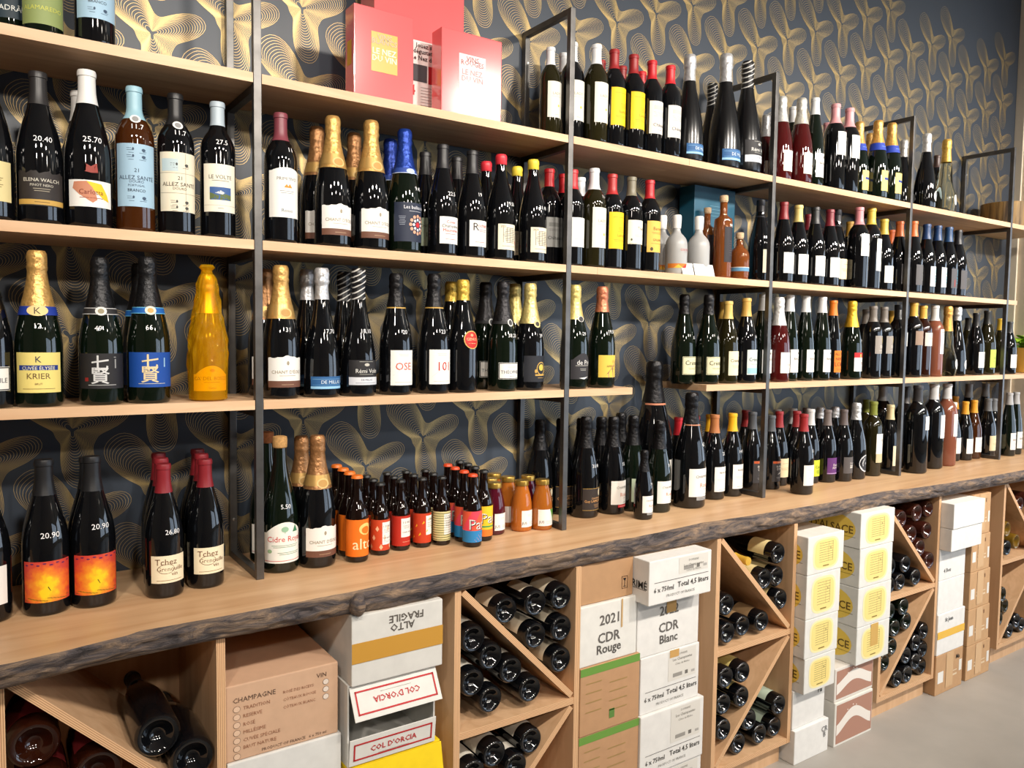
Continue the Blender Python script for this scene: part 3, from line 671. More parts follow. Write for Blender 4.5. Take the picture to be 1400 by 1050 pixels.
 gemb=L(26, 104, 98, (30, 32, 40), ('o', 8, 66, 18, 20, GD), ('o', 8, 66, 15, 17, (30, 32, 40), 1.1), ('o', 8, 69, 10, 10, (216, 190, 80), 1.3), ('b', 44, 49, 44, GD, 8), ('o', -12, 58, 4, 6, GD), ('o', 28, 58, 4, 6, GD), ('g', 38, 1, 26, GD, 8)),
 gold_seal=L(188, 210, 24, (226, 206, 140), ('o', 0, 199, 7, 7, (60, 56, 50)), shape='round', e=1.6),
 cidre=L(26, 128, 116, (240, 238, 230), ('t', 'Cidre Royal', 84, 14, (206, 70, 70), 0), ('g', 70, 2, 70, (110, 150, 120)), ('p', [(18, 102), (34, 102), (26, 120)], (60, 130, 90)), ('o', -2, 110, 9, 7, (150, 190, 160)), ('b', 100, 104, 1.5, (150, 170, 150), -2), ('g', 52, 2, 60, (100, 140, 110), 10), ('b', 31, 32.4, 112, (206, 90, 90)), ('o', -40, 56, 6, 5, (150, 180, 140)), shape='arch', arch=26),
 alto=L(28, 104, 120, (238, 116, 22), ('t', 'alto', 54, 30, (252, 226, 180), 4), ('o', 10, 84, 20, 16, (250, 206, 120)), ('o', 10, 82, 13, 10, (238, 116, 22), 1.1), ('b', 66, 74, 40, (238, 116, 22), 10)),
 beer1=L(30, 104, 120, (200, 70, 34), *[('p', [(-50+i*12, 32+(i % 3)*22), (-44+i*12, 38+(i % 3)*22), (-50+i*12, 46+(i % 3)*22), (-56+i*12, 38+(i % 3)*22)], (240, 190, 150)) for i in range(9)], ('b', 44, 98, 36, WH, 8), ('t', '1 0 WL', 88, 7, BK, 8), ('g', 80, 3, 26, GY, 8), ('t', 'THE BLATT', 60, 5, BK, 8), ('g', 53, 2, 26, GY, 8)),
 beer2=L(30, 104, 120, (186, 44, 28), ('b', 52, 98, 40, WH, 4), ('t', '1 0 WL', 88, 7, BK, 4), ('g', 80, 3, 28, GY, 4), ('t', 'DARK IPA', 64, 5, BK, 4), ('g', 40, 1, 30, (230, 180, 150), 4)),
 beer3=L(30, 104, 120, (196, 60, 26), *[('p', [(-54+i*12, 40+(i*29) % 50), (-46+i*12, 44+(i*29) % 50), (-48+i*12, 49+(i*29) % 50)], (240, 190, 40)) for i in range(10)], ('b', 50, 98, 34, WH, 12), ('t', '1 0 WL', 88, 7, BK, 12), ('g', 80, 4, 26, GY, 12)),
 beer4=L(30, 104, 120, (216, 206, 150), *[('b', 32+i*6, 34+i*6, 118, (120, 120, 70)) for i in range(12)], ('b', 46, 98, 38, WH, 8), ('t', '1 0 WL', 88, 7, BK, 8), ('g', 80, 5, 28, GY, 8)),
 pau=L(28, 108, 130, (232, 90, 60), ('b', 28, 58, 130, (40, 130, 190)), ('p', [(-60, 58), (-20, 108), (10, 108), (-24, 58)], (232, 70, 90)), ('p', [(5, 70), (40, 108), (62, 108), (62, 80)], (250, 190, 40)), ('p', [(-18, 30), (8, 52), (30, 30)], (240, 120, 40)), ('t', 'Pau', 74, 34, (250, 246, 240), 2), ('t', 'Pau', 72.5, 34, BK, 4)),
 pauy=L(28, 108, 130, (246, 196, 40), ('b', 28, 46, 130, (232, 120, 40)), ('b', 52, 56, 90, (60, 150, 80)), ('t', 'Pau', 76, 34, (250, 246, 240), 2), ('t', 'Pau', 74.5, 34, BK, 4)),
 jus=L(18, 80, 66, WH, ('t', 'JUS', 32, 10, (60, 60, 60), -22), ('g', 64, 2, 20, (180, 180, 180), 0), ('g', 36, 3, 22, (170, 170, 170), 8)),
 jusg=L(18, 80, 84, WH, ('p', [(6, 80), (42, 80), (42, 18), (34, 18)], (90, 150, 60)), ('p', [(34, 80), (42, 80), (42, 18), (36, 18)], (190, 210, 60)), ('t', 'JUS', 32, 10, (60, 60, 60), -28), ('g', 36, 3, 24, (170, 170, 170), 0)),
 jusr=L(18, 80, 84, WH, ('p', [(6, 80), (42, 80), (42, 18), (34, 18)], (206, 60, 70)), ('g', 36, 3, 24, (170, 170, 170), 0)),
 lady=L(60, 180, 66, (226, 222, 210), ('t', 'LADY', 140, 9, (150, 146, 130)), ('g', 130, 1, 34, (180, 176, 160)), ('o', 8, 100, 4, 4, (226, 200, 70)), ('g', 70, 1, 14, (150, 146, 130))),
 lyel=L(64, 178, 76, (250, 198, 20), ('g', 162, 1, 50, (200, 130, 20)), ('g', 130, 4, 34, (206, 140, 20), 8), ('t', 'Lurton', 106, 9, (196, 120, 20), 6), ('g', 92, 2, 46, (206, 140, 20))),
 gyel=L(64, 165, 76, (232, 184, 84), ('t', 'Baron', 140, 11, (110, 80, 30)), ('g', 128, 2, 46, (150, 110, 50)), ('t', 'GALLINE', 104, 7, (90, 66, 30)), ('o', -22, 74, 5, 6, (70, 60, 40)), ('g', 92, 1, 50, (150, 110, 50))),
 creamb=L(84, 160, 80, (232, 228, 212), ('t', 'Thiers', 134, 11, (120, 116, 108), 10), ('g', 112, 2, 34, (150, 146, 136)), ('o', -28, 98, 3, 4, (80, 90, 70)), ('b', 86, 87, 76, (170, 166, 150))),
 plainw=L(60, 150, 70, WH, ('g', 130, 3, 44, (170, 166, 160)), ('g', 84, 1, 40, (170, 166, 160))),
 burgw=L(36, 112, 78, WH, ('g', 96, 3, 46, (170, 166, 160)), ('g', 62, 2, 40, (170, 166, 160)), ('b', 44, 54, 3, (140, 140, 140), 10)),
 burgcream=L(36, 112, 78, (236, 220, 180), ('g', 92, 1, 30, (150, 120, 80)), ('g', 74, 3, 46, (190, 160, 110))),
 burgyel=L(34, 104, 80, (240, 236, 226), ('p', [(0, 50), (34, 52), (34, 76), (18, 60)], (244, 212, 60)), ('g', 92, 1, 34, (200, 160, 60))),
 jug=L(26, 44, 150, (206, 120, 40), ('p', [(-50, 26), (-30, 40), (-10, 26)], (230, 180, 60)), ('p', [(-15, 26), (4, 42), (20, 26)], (176, 50, 40)), ('p', [(15, 26), (34, 38), (52, 26)], (240, 206, 120))),
 jugtext=L(88, 106, 66, (196, 196, 194), ('t', 'COCKTAIL', 98, 9, (190, 70, 60), 8), ('g', 90, 1, 30, (160, 150, 150), 8), m=GLASS['grey']),
 wdark=L(56, 176, 54, (40, 34, 40), *[('b', 80+i*8, 80.8+i*8, 26, (110, 96, 90), 6) for i in range(7)]),
 wband=L(30, 44, 150, (90, 140, 176), ('b', 43, 45, 150, (226, 220, 206))),
 depre=L(30, 110, 84, (42, 40, 44), ('t', 'de Pré', 82, 15, (230, 228, 224), 4), ('g', 72, 1, 54, (200, 198, 190)), ('g', 62, 2, 24, (180, 178, 170)), ('p', [(-16, 34), (4, 30), (24, 38), (8, 36)], (226, 226, 222)), shape='arch', arch=20),
 deprecol=L(206, 224, 22, (230, 228, 224), ('o', 0, 215, 8, 8, (60, 58, 58)), shape='round', e=1.6),
 copper=L(34, 104, 92, (222, 190, 76), ('p', [(46, 34), (46, 104), (38, 104), (12, 70), (-30, 34)], (188, 140, 104)), ('t', 'AIMÉE LOUISE', 70, 6.5, (130, 96, 50), 8), ('g', 60, 1, 26, (130, 96, 50), 8), ('o', 8, 84, 6, 5, (206, 160, 70))),
 crem=L(34, 98, 92, (222, 218, 180), ('b', 36, 37.2, 88, (60, 70, 50)), ('b', 95, 96.2, 88, (60, 70, 50)), ('b', 36, 96, 1.2, (60, 70, 50), -44), ('t', 'Crémant', 76, 16, (40, 40, 34), 4), ('g', 58, 2, 50, (120, 130, 90))),
 crems=L(30, 118, 70, (230, 220, 190), ('t', 'Crémant', 84, 12, (60, 56, 44), 2), ('g', 66, 3, 46, (160, 150, 120))),
 cremb=L(30, 118, 70, (206, 216, 210), ('t', 'Crémant', 84, 12, (60, 66, 60), 2), ('b', 34, 54, 66, (150, 196, 206)), ('g', 70, 2, 46, (140, 160, 160))),
 guy=L(26, 96, 88, (48, 40, 36), ('b', 26, 27, 88, GD), ('b', 95, 96, 88, GD), ('o', 22, 82, 9, 12, (196, 186, 160)), ('t', 'CHAMPAGNE', 64, 5.5, (206, 160, 110), 8), ('t', 'Guy LAMOUREUX', 54, 8, (214, 160, 100), 6), ('g', 44, 3, 30, (170, 130, 90), 8)),
 champw=L(34, 112, 88, WH, ('t', 'CHAMPAGNE', 90, 8, (110, 106, 100), 8), ('t', 'Rosée', 66, 13, (206, 130, 110), 10), ('g', 54, 1, 20, (170, 130, 120), 10), ('g', 40, 1, 14, (60, 56, 50), 10)),
 redtag=L(24, 33, 40, (200, 50, 56), ('g', 28, 1, 30, (240, 200, 200)), m=None),
 greyt=L(24, 33, 44, (150, 150, 150), ('g', 28, 1, 30, (90, 90, 90))),
 champg=L(34, 112, 88, (176, 190, 164), ('t', 'CHAMPAGNE', 90, 8, (60, 66, 54), 4), ('t', 'Rosée', 66, 13, (90, 80, 60), 10), ('g', 54, 1, 20, (90, 90, 80), 10)),
 reuilly=L(30, 118, 68, WH, ('t', 'REUILLY', 98, 7, (90, 90, 90), 2), ('g', 74, 2, 46, (180, 180, 176)), ('g', 38, 1, 34, (120, 120, 116))),
 crozes=L(34, 118, 66, (54, 52, 54), ('b', 108, 117, 60, (190, 84, 40)), ('t', 'CROZES', 112, 5, (240, 200, 160)), ('t', 'BLANC', 96, 8, (214, 212, 208), 2), ('t', "D'OR", 85, 9, (214, 212, 208), 2), ('p', [(-10, 62), (6, 66), (20, 76), (4, 70)], (210, 208, 204)), ('g', 52, 2, 30, (150, 148, 146))),
 yolk=L(30, 96, 74, (190, 200, 50), ('t', 'Carré', 68, 12, (90, 100, 20), 4), ('o', 4, 48, 14, 9, (150, 166, 40))),
 purple=L(36, 104, 82, (92, 44, 110), ('t', 'Domaine', 74, 10, (230, 226, 214), 10), ('t', 'POPULAIRE', 62, 8, (230, 226, 214), 10), ('b', 38, 41, 82, (180, 150, 190))),
 greyl=L(36, 104, 82, (84, 80, 80), ('t', 'Domaine', 78, 9, (196, 192, 186), 10), ('b', 58, 70, 48, (206, 202, 196), 12), ('t', 'POPULAIRE', 64, 7, (60, 56, 56), 12)),
 ring=L(32, 104, 74, (200, 204, 208), ('o', 4, 68, 33, 33, (40, 42, 48), .8), ('t', 'DELIRE', 68, 7, (190, 190, 190), 8), shape='round'),
 jose=L(56, 172, 60, WH, ('t', 'José', 146, 13, (150, 146, 140), 6), ('t', 'Gil', 128, 13, (150, 146, 140), 10), ('b', 56, 92, 60, (196, 186, 150)), ('g', 108, 1, 24, (170, 170, 170), 10)),
 smallc=L(34, 122, 64, (236, 226, 196), ('g', 106, 1, 40, (150, 140, 110)), ('t', 'Les Lys', 92, 7, (120, 110, 80), 2), ('o', 0, 74, 9, 7, (206, 190, 150)), ('b', 112, 116, 4, (120, 110, 80), 20)),
 upsq=L(150, 196, 40, WH, ('g', 176, 2, 14, (150, 146, 140), 8), ('o', 12, 186, 2.4, 3, (110, 110, 110))),
 uprect=L(110, 192, 42, WH, ('g', 168, 3, 24, (190, 186, 180)), ('g', 130, 2, 24, (190, 186, 180)), ('o', 10, 180, 2.4, 3, (110, 110, 110))),
 bihl=L(34, 122, 66, WH, ('t', 'BIHLER', 86, 10, (80, 76, 70), 2), ('o', 4, 108, 4, 5, (120, 116, 110)), ('g', 70, 4, 40, (180, 176, 170))),
 love=L(32, 122, 66, (232, 122, 26), ('t', 'ALL YOU', 108, 11, (90, 40, 10)), ('t', 'NEED IS', 88, 11, (90, 40, 10)), ('t', 'LOIRE', 66, 17, (90, 40, 10)), ('g', 46, 2, 46, (120, 56, 14))),
 pinot=L(34, 110, 80, WH, ('b', 90, 110, 80, (196, 30, 36)), ('o', -8, 98, 6, 8, GD), ('t', 'Pinot', 66, 13, (110, 30, 30), 12), ('g', 52, 2, 46, (170, 160, 150))),
 taupe=L(104, 178, 68, (150, 142, 134), ('t', 'Onyx', 132, 12, (226, 220, 210), 8), ('b', 148, 170, 12, (214, 190, 110), 10), ('g', 116, 1, 30, (214, 206, 196))),
 band=L(130, 186, 74, (150, 126, 108), ('o', 10, 160, 5, 6, (240, 238, 230))),
 band2=L(130, 186, 74, (206, 200, 190), ('g', 164, 2, 40, (150, 146, 140))),
 sq=L(130, 186, 40, WH, ('g', 164, 2, 18, (190, 186, 180))),
 rosew=L(96, 200, 42, WH, ('o', 10, 184, 3, 4, (150, 150, 150)), ('g', 150, 3, 20, (200, 196, 190))),
 roundw=L(32, 76, 40, WH, ('o', 0, 54, 8, 10, (226, 224, 230)), ('g', 52, 2, 14, (150, 150, 156)), shape='round'),
 limeg=L(34, 118, 72, (190, 204, 92), ('t', 'Les Folies', 80, 8, (120, 140, 40), 4), ('g', 98, 1, 40, (140, 160, 60)), ('g', 64, 2, 44, (140, 160, 60))),
 l33w=L(34, 118, 60, WH, ('t', '3', 100, 22, (70, 170, 190), 2), ('t', '3', 66, 30, (70, 170, 190), 2)),
 l33b=L(34, 118, 70, (84, 84, 88), ('t', '3', 100, 24, (60, 160, 190), 2), ('t', '3', 66, 30, (60, 160, 190), 2), ('b', 40, 70, 6, (150, 60, 60), -18)),
 l33g=L(34, 118, 70, (88, 86, 88), ('t', '3', 100, 24, (120, 118, 114), 2), ('t', '3', 66, 30, (120, 118, 114), 2), ('g', 90, 3, 16, (160, 150, 146), 22)),
 rosebad=L(34, 112, 76, (240, 234, 222), ('t', 'BALME', 66, 8, (170, 140, 140), 8), ('g', 52, 1, 40, (200, 180, 170))),
 crest=L(120, 200, 66, (238, 236, 228), ('p', [(-30, 166), (-8, 172), (4, 160), (26, 164), (26, 165), (4, 161.4), (-8, 173.4), (-30, 167.4)], (130, 126, 120)), ('o', 12, 160, 3, 12, (70, 66, 66)), ('o', 8, 166, 4, 4, (70, 66, 66)), ('o', 16, 166, 4, 4, (70, 66, 66))),
 vert=L(70, 186, 40, (238, 236, 228), ('g', 170, 2, 20, (150, 150, 146)), ('o', 4, 130, 4, 26, (200, 200, 196)), ('g', 84, 2, 20, (150, 150, 146))),
 kcol2=L(196, 226, 150, (36, 64, 170), ('p', [(16, 196), (60, 196), (60, 226), (22, 226)], (236, 220, 180)), ('g', 211, 1, 30, (150, 180, 230), -4), e=1.6),
 klab2=L(30, 112, 66, (238, 214, 122), ('b', 74, 84, 46, (40, 64, 140), 4)),
 neckseal=L(222, 240, 20, (236, 236, 232), ('o', 0, 231, 6, 6, (150, 150, 150)), shape='round', e=1.6),
)
def taller(lb, a, b):
    """stretch a label from its own z range to a..b"""
    k = (b-a)/(lb['z1']-lb['z0']); z0 = lb['z0']; g = lambda z: a+(z-z0)*k
    its = []
    for it in lb['items']:
        it = list(it)
        if it[0] in ('t', 'o'): it[2] = g(it[2])
        elif it[0] == 'g': it[1] = g(it[1])
        elif it[0] == 'b': it[1], it[2] = g(it[1]), g(it[2])
        elif it[0] == 'p': it[1] = [(x, g(z)) for x, z in it[1]]
        its.append(tuple(it))
    lb['items'] = its; lb['z0'], lb['z1'] = a, b
for q in ('alto', 'beer1', 'beer2', 'beer3', 'beer4', 'pau', 'pauy'): taller(LB[q], 17, 116)
for q in ('chant',): taller(LB[q], 28, 104)
F = lambda c, z=None: ('foil', c, z) if z else ('foil', c)
CP = lambda c, z=None: ('cap', c, z) if z else ('cap', c)
GOLDF, BLKF, SILF, BROF = (212, 166, 96), (26, 25, 27), (206, 206, 208), (168, 120, 76)
# --- sake bay
B((-0.464, 0.125, 'A', 0.300), 'bord', 'green', CP(BK), L(40, 140, 90, (150, 176, 110), ('b', 40, 84, 90, (40, 56, 66)), ('t', 'PADRÃO', 62, 11, (226, 230, 226))), 'green and navy labelled wine bottle cut at the shelf edge')
B((-0.412, 0.060, 'A', 0.300), 'bord', 'green', CP(BK), L(20, 150, 92, (136, 150, 92), ('t', 'ALAMAREDO', 52, 9, (196, 196, 90)), ('p', [(-10, 96), (0, 104), (10, 94), (4, 90)], (70, 70, 50))), 'olive green labelled wine bottle')
B((-0.317, 0.055, 'A', 0.310), 'bord', 'black', CP((150, 190, 205)), LB['allezb'], 'pale blue labelled wine bottle with drawings')
B((-0.511, 0.050, 'B', 0.310), 'burg', 'black', CP(BK), LB['lodgold'], 'dark wine bottle with ornate gold label')
B((-0.424, 0.050, 'B', 0.309), 'burg', 'black', CP((42, 40, 40)), LB['elena'], 'black capped wine bottle with ragged black and gold label', '20.40')
B((-0.335, 0.051, 'B', 0.330), 'burg', 'black', CP((226, 224, 220)), [LB['carib'], LB['fox']], 'white capped wine bottle with pink and yellow painted label', '25.70', rot=0)
B((-0.340, 0.150, 'B', 0.310), 'burg', 'black', CP((226, 224, 220)), None, 'white capped wine bottle hidden behind the painted label one')
B((-0.244, 0.050, 'B', 0.313), 'bord', 'amber', CP((150, 190, 205), 232), [LB['allezb'], LB['neckseal']], 'pale blue capped wine bottle with drawings on label', ('11.7', 214, 4))
B((-0.160, 0.050, 'B', 0.313), 'bord', 'black', CP((32, 31, 32), 232), [LB['allezc'], LB['neckseal']], 'black capped wine bottle with cream comic-panel label', ('11.7', 214, 4))
B((-0.069, 0.050, 'B', 0.311), 'bord', 'black', CP((176, 190, 200), 248), LB['volte'], 'silver capped wine bottle with landscape picture on cream label', '27.5')
B((-0.522, 0.050, 'C', 0.320), 'champ', 'black', F(BLKF), LB['theo'], 'dark sparkling bottle with white label beside the yellow one')
B((-0.433, 0.051, 'C', 0.322), 'champ', 'green', F(GOLDF, 206), [LB['krier'], LB['kriercol']], 'gold foiled sparkling bottle with yellow label and blue collar', ('12.', 166, 2))
B((-0.317, 0.050, 'C', 0.316), 'champ', 'green', F((32, 32, 34), 206), [LB['sakek'], LB['colk']], 'sparkling sake bottle with black label and white characters', ('49', 166, -6))
B((-0.222, 0.050, 'C', 0.323), 'champ', 'green', F((32, 32, 34), 206), [LB['sakeb'], LB['colb']], 'sparkling sake bottle with blue label and gold characters', ('66', 166, -4))
B((-0.222, 0.145, 'C', 0.315), 'champ', 'green', F((32, 32, 34), 206), [LB['sakeb'], LB['colb']], 'sparkling sake bottle with blue label and gold characters')
B((-0.533, 0.030, '0', 0.310), 'burg', 'black', CP(BK), LB['burgw'], 'dark wine bottle with plain white label')
for x, dx in ((63, 0), (127, 0)):
    pass
B((-0.430, 0.028, '0', 0.320), 'burg', 'black', CP((30, 30, 32), 232), LB['sun'], 'black capped wine bottle with sunburst painting, in sunburst pair', ('20.90', 158, 6), rot=0)
B((-0.341, 0.030, '0', 0.320), 'burg', 'black', CP((30, 30, 32), 232), LB['sun'], 'black capped wine bottle with sunburst painting beside red-capped ones', ('20.90', 164, 8), rot=.05)
B((-0.427, 0.122, '0', 0.305), 'burg', 'black', CP((30, 30, 32), 232), LB['sun'], 'black capped sunburst wine bottle standing behind, in sunburst pair')
B((-0.340, 0.126, '0', 0.305), 'burg', 'black', CP((30, 30, 32), 232), LB['sun'], 'black capped sunburst wine bottle standing behind, near red-capped ones')
for i in range(3):
    pr = ('26,80', 150, 8) if i == 0 else None
    B(((-0.202, 0.012, '0', 0.295), (-0.191, 0.098, '0', 0.295), (-0.181, 0.184, '0', 0.295))[i], 'burg', 'black', CP((132, 34, 42)), LB['script'], 'dark red capped wine bottle with cream script label, priced file', pr, rot=.1)
    B(((-0.108, 0.034, '0', 0.295), (-0.096, 0.120, '0', 0.295), (-0.086, 0.205, '0', 0.295))[i], 'burg', 'black', CP((132, 34, 42)), LB['script'], 'dark red capped wine bottle with cream script label, file by frame', None, rot=.1)
# --- red-box bay, second shelf
B((0.078, 0.050, 'B', 0.311), 'bord', 'black', CP((128, 62, 72), 236), LB['primi'], 'maroon capped wine bottle with large rounded white label', ('11', 214, 10))
B((0.210, 0.050, 'B', 0.326), 'champ', 'black', F(GOLDF, 192), [LB['chant'], LB['chantcol']], 'gold foiled sparkling bottle by the maroon-capped bottle', rot=.1)
B((0.206, 0.150, 'B', 0.320), 'champ', 'black', F(BROF, 192), [LB['chant'], LB['chantcol']], 'gold foiled sparkling bottle standing behind, by the maroon-capped bottle')
B((0.314, 0.050, 'B', 0.332), 'champ', 'black', F(GOLDF, 192), [LB['chant'], LB['chantcol']], 'gold foiled sparkling bottle by the blue-foiled pair', rot=.12)
B((0.310, 0.150, 'B', 0.320), 'champ', 'black', F(BROF, 192), [LB['chant'], LB['chantcol']], 'gold foiled sparkling bottle standing behind, by the blue-foiled pair')
B((0.410, 0.050, 'B', 0.325), 'champ', 'green', F((30, 62, 150), 206), [LB['bulles'], LB['bullcol']], 'blue foiled green sparkling bottle with navy rosette label', ('9.40', 166, 20), rot=.1)
B((0.416, 0.150, 'B', 0.320), 'champ', 'green', F((30, 56, 140), 206), [LB['bulles'], LB['bullcol']], 'blue foiled green sparkling bottle with navy rosette label')
B((0.526, 0.050, 'B', 0.302), 'burg', 'black', CP((36, 35, 37)), LB['cgris'], 'black capped wine bottle with white label in red script', ('22.5', 166, 4), rot=.12)
B((0.525, 0.150, 'B', 0.300), 'burg', 'black', CP((36, 35, 37)), LB['champg'], 'black capped wine bottle behind, beside the navy rosette label')
B((0.620, 0.050, 'B', 0.299), 'burg', 'black', CP((36, 35, 37)), LB['rlab'], 'black capped wine bottle with large initial R label', ('19', 176, 2), rot=.12)
B((0.629, 0.150, 'B', 0.300), 'burg', 'black', CP((36, 35, 37)), LB['cgris'], 'black capped wine bottle behind, beside the big initial label')
B((0.717, 0.050, 'B', 0.301), 'burg', 'black', ('wax', (214, 50, 62)), LB['maze'], 'red wax topped wine bottle with maze-like cream label', ('19.50', 160, 8), rot=.12)
B((0.730, 0.150, 'B', 0.300), 'burg', 'black', ('wax', (214, 50, 62)), LB['maze'], 'red wax topped wine bottle with maze-like cream label')
B((0.831, 0.050, 'B', 0.302), 'burg', 'black', ('wax', (232, 206, 66)), LB['mazey'], 'yellow wax topped wine bottle with maze-like cream label', ('31.40', 160, 8), rot=.12)
B((0.842, 0.150, 'B', 0.300), 'burg', 'black', ('wax', (232, 206, 66)), LB['mazey'], 'yellow wax topped wine bottle with maze-like cream label')
B((0.944, 0.121, 'B', 0.303), 'bord', 'black', CP((192, 36, 44), 246), LB['chatg'], 'red capped wine bottle with grey château label')
# third shelf
B((0.070, 0.150, 'C', 0.320), 'champ', 'black', F(BROF, 192), [LB['chant'], LB['chantcol']], 'gold foiled sparkling bottle with brown-based white label')
B((0.077, 0.050, 'C', 0.323), 'champ', 'black', F(GOLDF, 192), [LB['chant'], LB['chantcol']], 'gold foiled sparkling bottle with brown-based white label', ('31', 166, 2), rot=.06)
B((0.181, 0.050, 'C', 0.323), 'slope', 'black', F(SILF, 250), LB['millas'], 'silver foiled black sparkling bottle with low blue label', ('17,70', 168, 6), rot=.1)
B((0.179, 0.150, 'C', 0.325), 'slope', 'black', F(SILF, 250), LB['millas'], 'silver foiled black sparkling bottle with low blue label')
def stripes():
    m = bpy.data.materials.new('black_silver_stripes'); m.use_nodes = True; nt = m.node_tree; N = nt.nodes; K = nt.links
    b = N['Principled BSDF']; b.inputs['Roughness'].default_value = .35
    tc = N.new('ShaderNodeTexCoord'); w_ = N.new('ShaderNodeTexWave'); w_.bands_direction = 'Z'; w_.inputs['Scale'].default_value = 26; w_.inputs['Distortion'].default_value = 1.2
    mp = N.new('ShaderNodeMapping'); mp.inputs['Rotation'].default_value = (0, .55, 0)
    K.new(tc.outputs['Object'], mp.inputs['Vector']); K.new(mp.outputs['Vector'], w_.inputs['Vector'])
    r = N.new('ShaderNodeValToRGB'); r.color_ramp.interpolation = 'CONSTANT'; r.color_ramp.elements[0].color = lin((24, 23, 25))+(1,); r.color_ramp.elements[1].position = .86; r.color_ramp.elements[1].color = lin((206, 204, 198))+(1,)
    K.new(w_.outputs['Fac'], r.inputs['Fac']); K.new(r.outputs['Color'], b.inputs['Base Color']); return m
STRIPE = stripes()
B((0.280, 0.050, 'C', 0.327), 'slope', 'black', F(STRIPE, 250), LB['rvolat'], 'striped black foiled sparkling bottle with black and white label', ('18,10', 168, 6), rot=.1)
B((0.281, 0.150, 'C', 0.325), 'slope', 'black', F(STRIPE, 250), LB['rvolat'], 'striped black foiled sparkling bottle with black and white label')
B((0.387, 0.050, 'C', 0.321), 'champ', 'black', F(BLKF, 232), [LB['ose'], L(228, 231, 90, GD)], 'black foiled sparkling bottle with OSE on white label', ('20', 166, 4), rot=.08)
B((0.502, 0.050, 'C', 0.326), 'champ', 'black', F(BLKF, 232), [LB['l101'], L(228, 231, 90, GD)], 'black foiled sparkling bottle with 101 on white label', ('23', 166, 4), rot=.08)
B((0.594, 0.050, 'C', 0.315), 'champ', 'black', F((214, 176, 74), 262), LB['medal'], 'gold topped black sparkling bottle with red medallion', rot=.15)
B((0.610, 0.145, 'C', 0.315), 'champ', 'black', F((214, 176, 74), 262), LB['medal'], 'gold topped black sparkling bottle with red medallion')
B((0.730, 0.050, 'C', 0.317), 'champ', 'green', F((34, 33, 36), 196), [LB['theo'], LB['theocol']], 'black foiled sparkling bottle with black-bordered white label', ('38,20', 162, 4), rot=.12)
B((0.733, 0.150, 'C', 0.320), 'champ', 'green', F((34, 33, 36), 196), [LB['theo'], LB['theocol']], 'black foiled sparkling bottle with black-bordered white label')
B((0.827, 0.050, 'C', 0.316), 'champ', 'black', F((226, 206, 130), 200), [LB['gemb'], LB['gold_seal']], 'gold foiled sparkling bottle with gold crest on black label', ('39', 164, 10), rot=.12)
B((0.840, 0.150, 'C', 0.320), 'champ', 'black', F((226, 206, 130), 200), [LB['gemb'], LB['gold_seal']], 'gold foiled sparkling bottle with gold crest on black label')
# counter
B((0.077, 0.062, '0', 0.318), 'champ', 'green', ('cage', (196, 150, 92)), LB['cidre'], 'cider bottle with corked wire cage and arched white label', ('5.50', 166, 2), rot=0)
B((0.075, 0.162, '0', 0.318), 'champ', 'green', ('cage', (176, 110, 66)), LB['cidre'], 'cider bottle with corked wire cage and arched white label')
B((0.171, 0.055, '0', 0.332), 'champ', 'black', F(BROF, 192), [LB['chant'], LB['chantcol']], 'brown-gold foiled sparkling bottle with brown-based white label', rot=.08)
B((0.163, 0.150, '0', 0.320), 'champ', 'black', F(BROF, 192), [LB['chant'], LB['chantcol']], 'brown-gold foiled sparkling bottle with brown-based white label')
ORC, BKC = (232, 118, 40), (34, 34, 34)
for p in ((0.270, 0.034, '0', 0.228), (0.275, 0.095, '0', 0.228), (0.282, 0.156, '0', 0.228), (0.287, 0.217, '0', 0.228)):
    B(p, 'beer', 'cola', ('crown', ORC), LB['alto'], 'orange labelled beer bottle with orange cap', rot=.1)
for lb, ps, d in ((LB['beer1'], ((0.348, 0.060, '0', 0.196), (0.356, 0.123, '0', 0.196), (0.364, 0.186, '0', 0.196)), 'black capped beer bottle with pale diamonds on brick-red label'),
                  (LB['beer2'], ((0.415, 0.072, '0', 0.196), (0.424, 0.135, '0', 0.196), (0.433, 0.198, '0', 0.196)), 'black capped beer bottle with white panel on plain red label'),
                  (LB['beer3'], ((0.480, 0.070, '0', 0.196), (0.485, 0.133, '0', 0.196), (0.493, 0.196, '0', 0.196)), 'black capped beer bottle with yellow flashes on red label'),
                  (LB['beer4'], ((0.538, 0.062, '0', 0.196), (0.545, 0.125, '0', 0.196), (0.552, 0.188, '0', 0.196)), 'black capped beer bottle with striped khaki label')):
    for p in ps: B(p, 'beer', 'cola', ('crown', BKC), lb, d, rot=.12)
for p in ((0.602, 0.000, '0', 0.207), (0.611, 0.062, '0', 0.207), (0.617, 0.124, '0', 0.207), (0.626, 0.183, '0', 0.207)):
    B(p, 'beer', 'cola', ('crown', (224, 78, 38)), LB['pau'], 'red-orange capped beer bottle with bright pop-art label', rot=.1)
for p in ((0.664, 0.040, '0', 0.207), (0.674, 0.105, '0', 0.207), (0.686, 0.166, '0', 0.207), (0.690, 0.221, '0', 0.207)):
    B(p, 'beer', 'cola', ('crown', BKC), LB['pauy'], 'black capped beer bottle with yellow pop-art label', rot=.15)
LID = (196, 158, 76)
B((0.731, 0.085, '0', 0.154), 'juice', 'purple', ('lid', LID), LB['jus'], 'purple juice bottle with gold lid beside the beers', rot=.3)
B((0.758, 0.150, '0', 0.154), 'juice', 'purple', ('lid', LID), LB['jusr'], 'purple juice bottle with gold lid and red-edged label', rot=.1)
B((0.816, 0.216, '0', 0.154), 'juice', 'orange', ('lid', LID), LB['jus'], 'orange juice bottle with gold lid at the back')
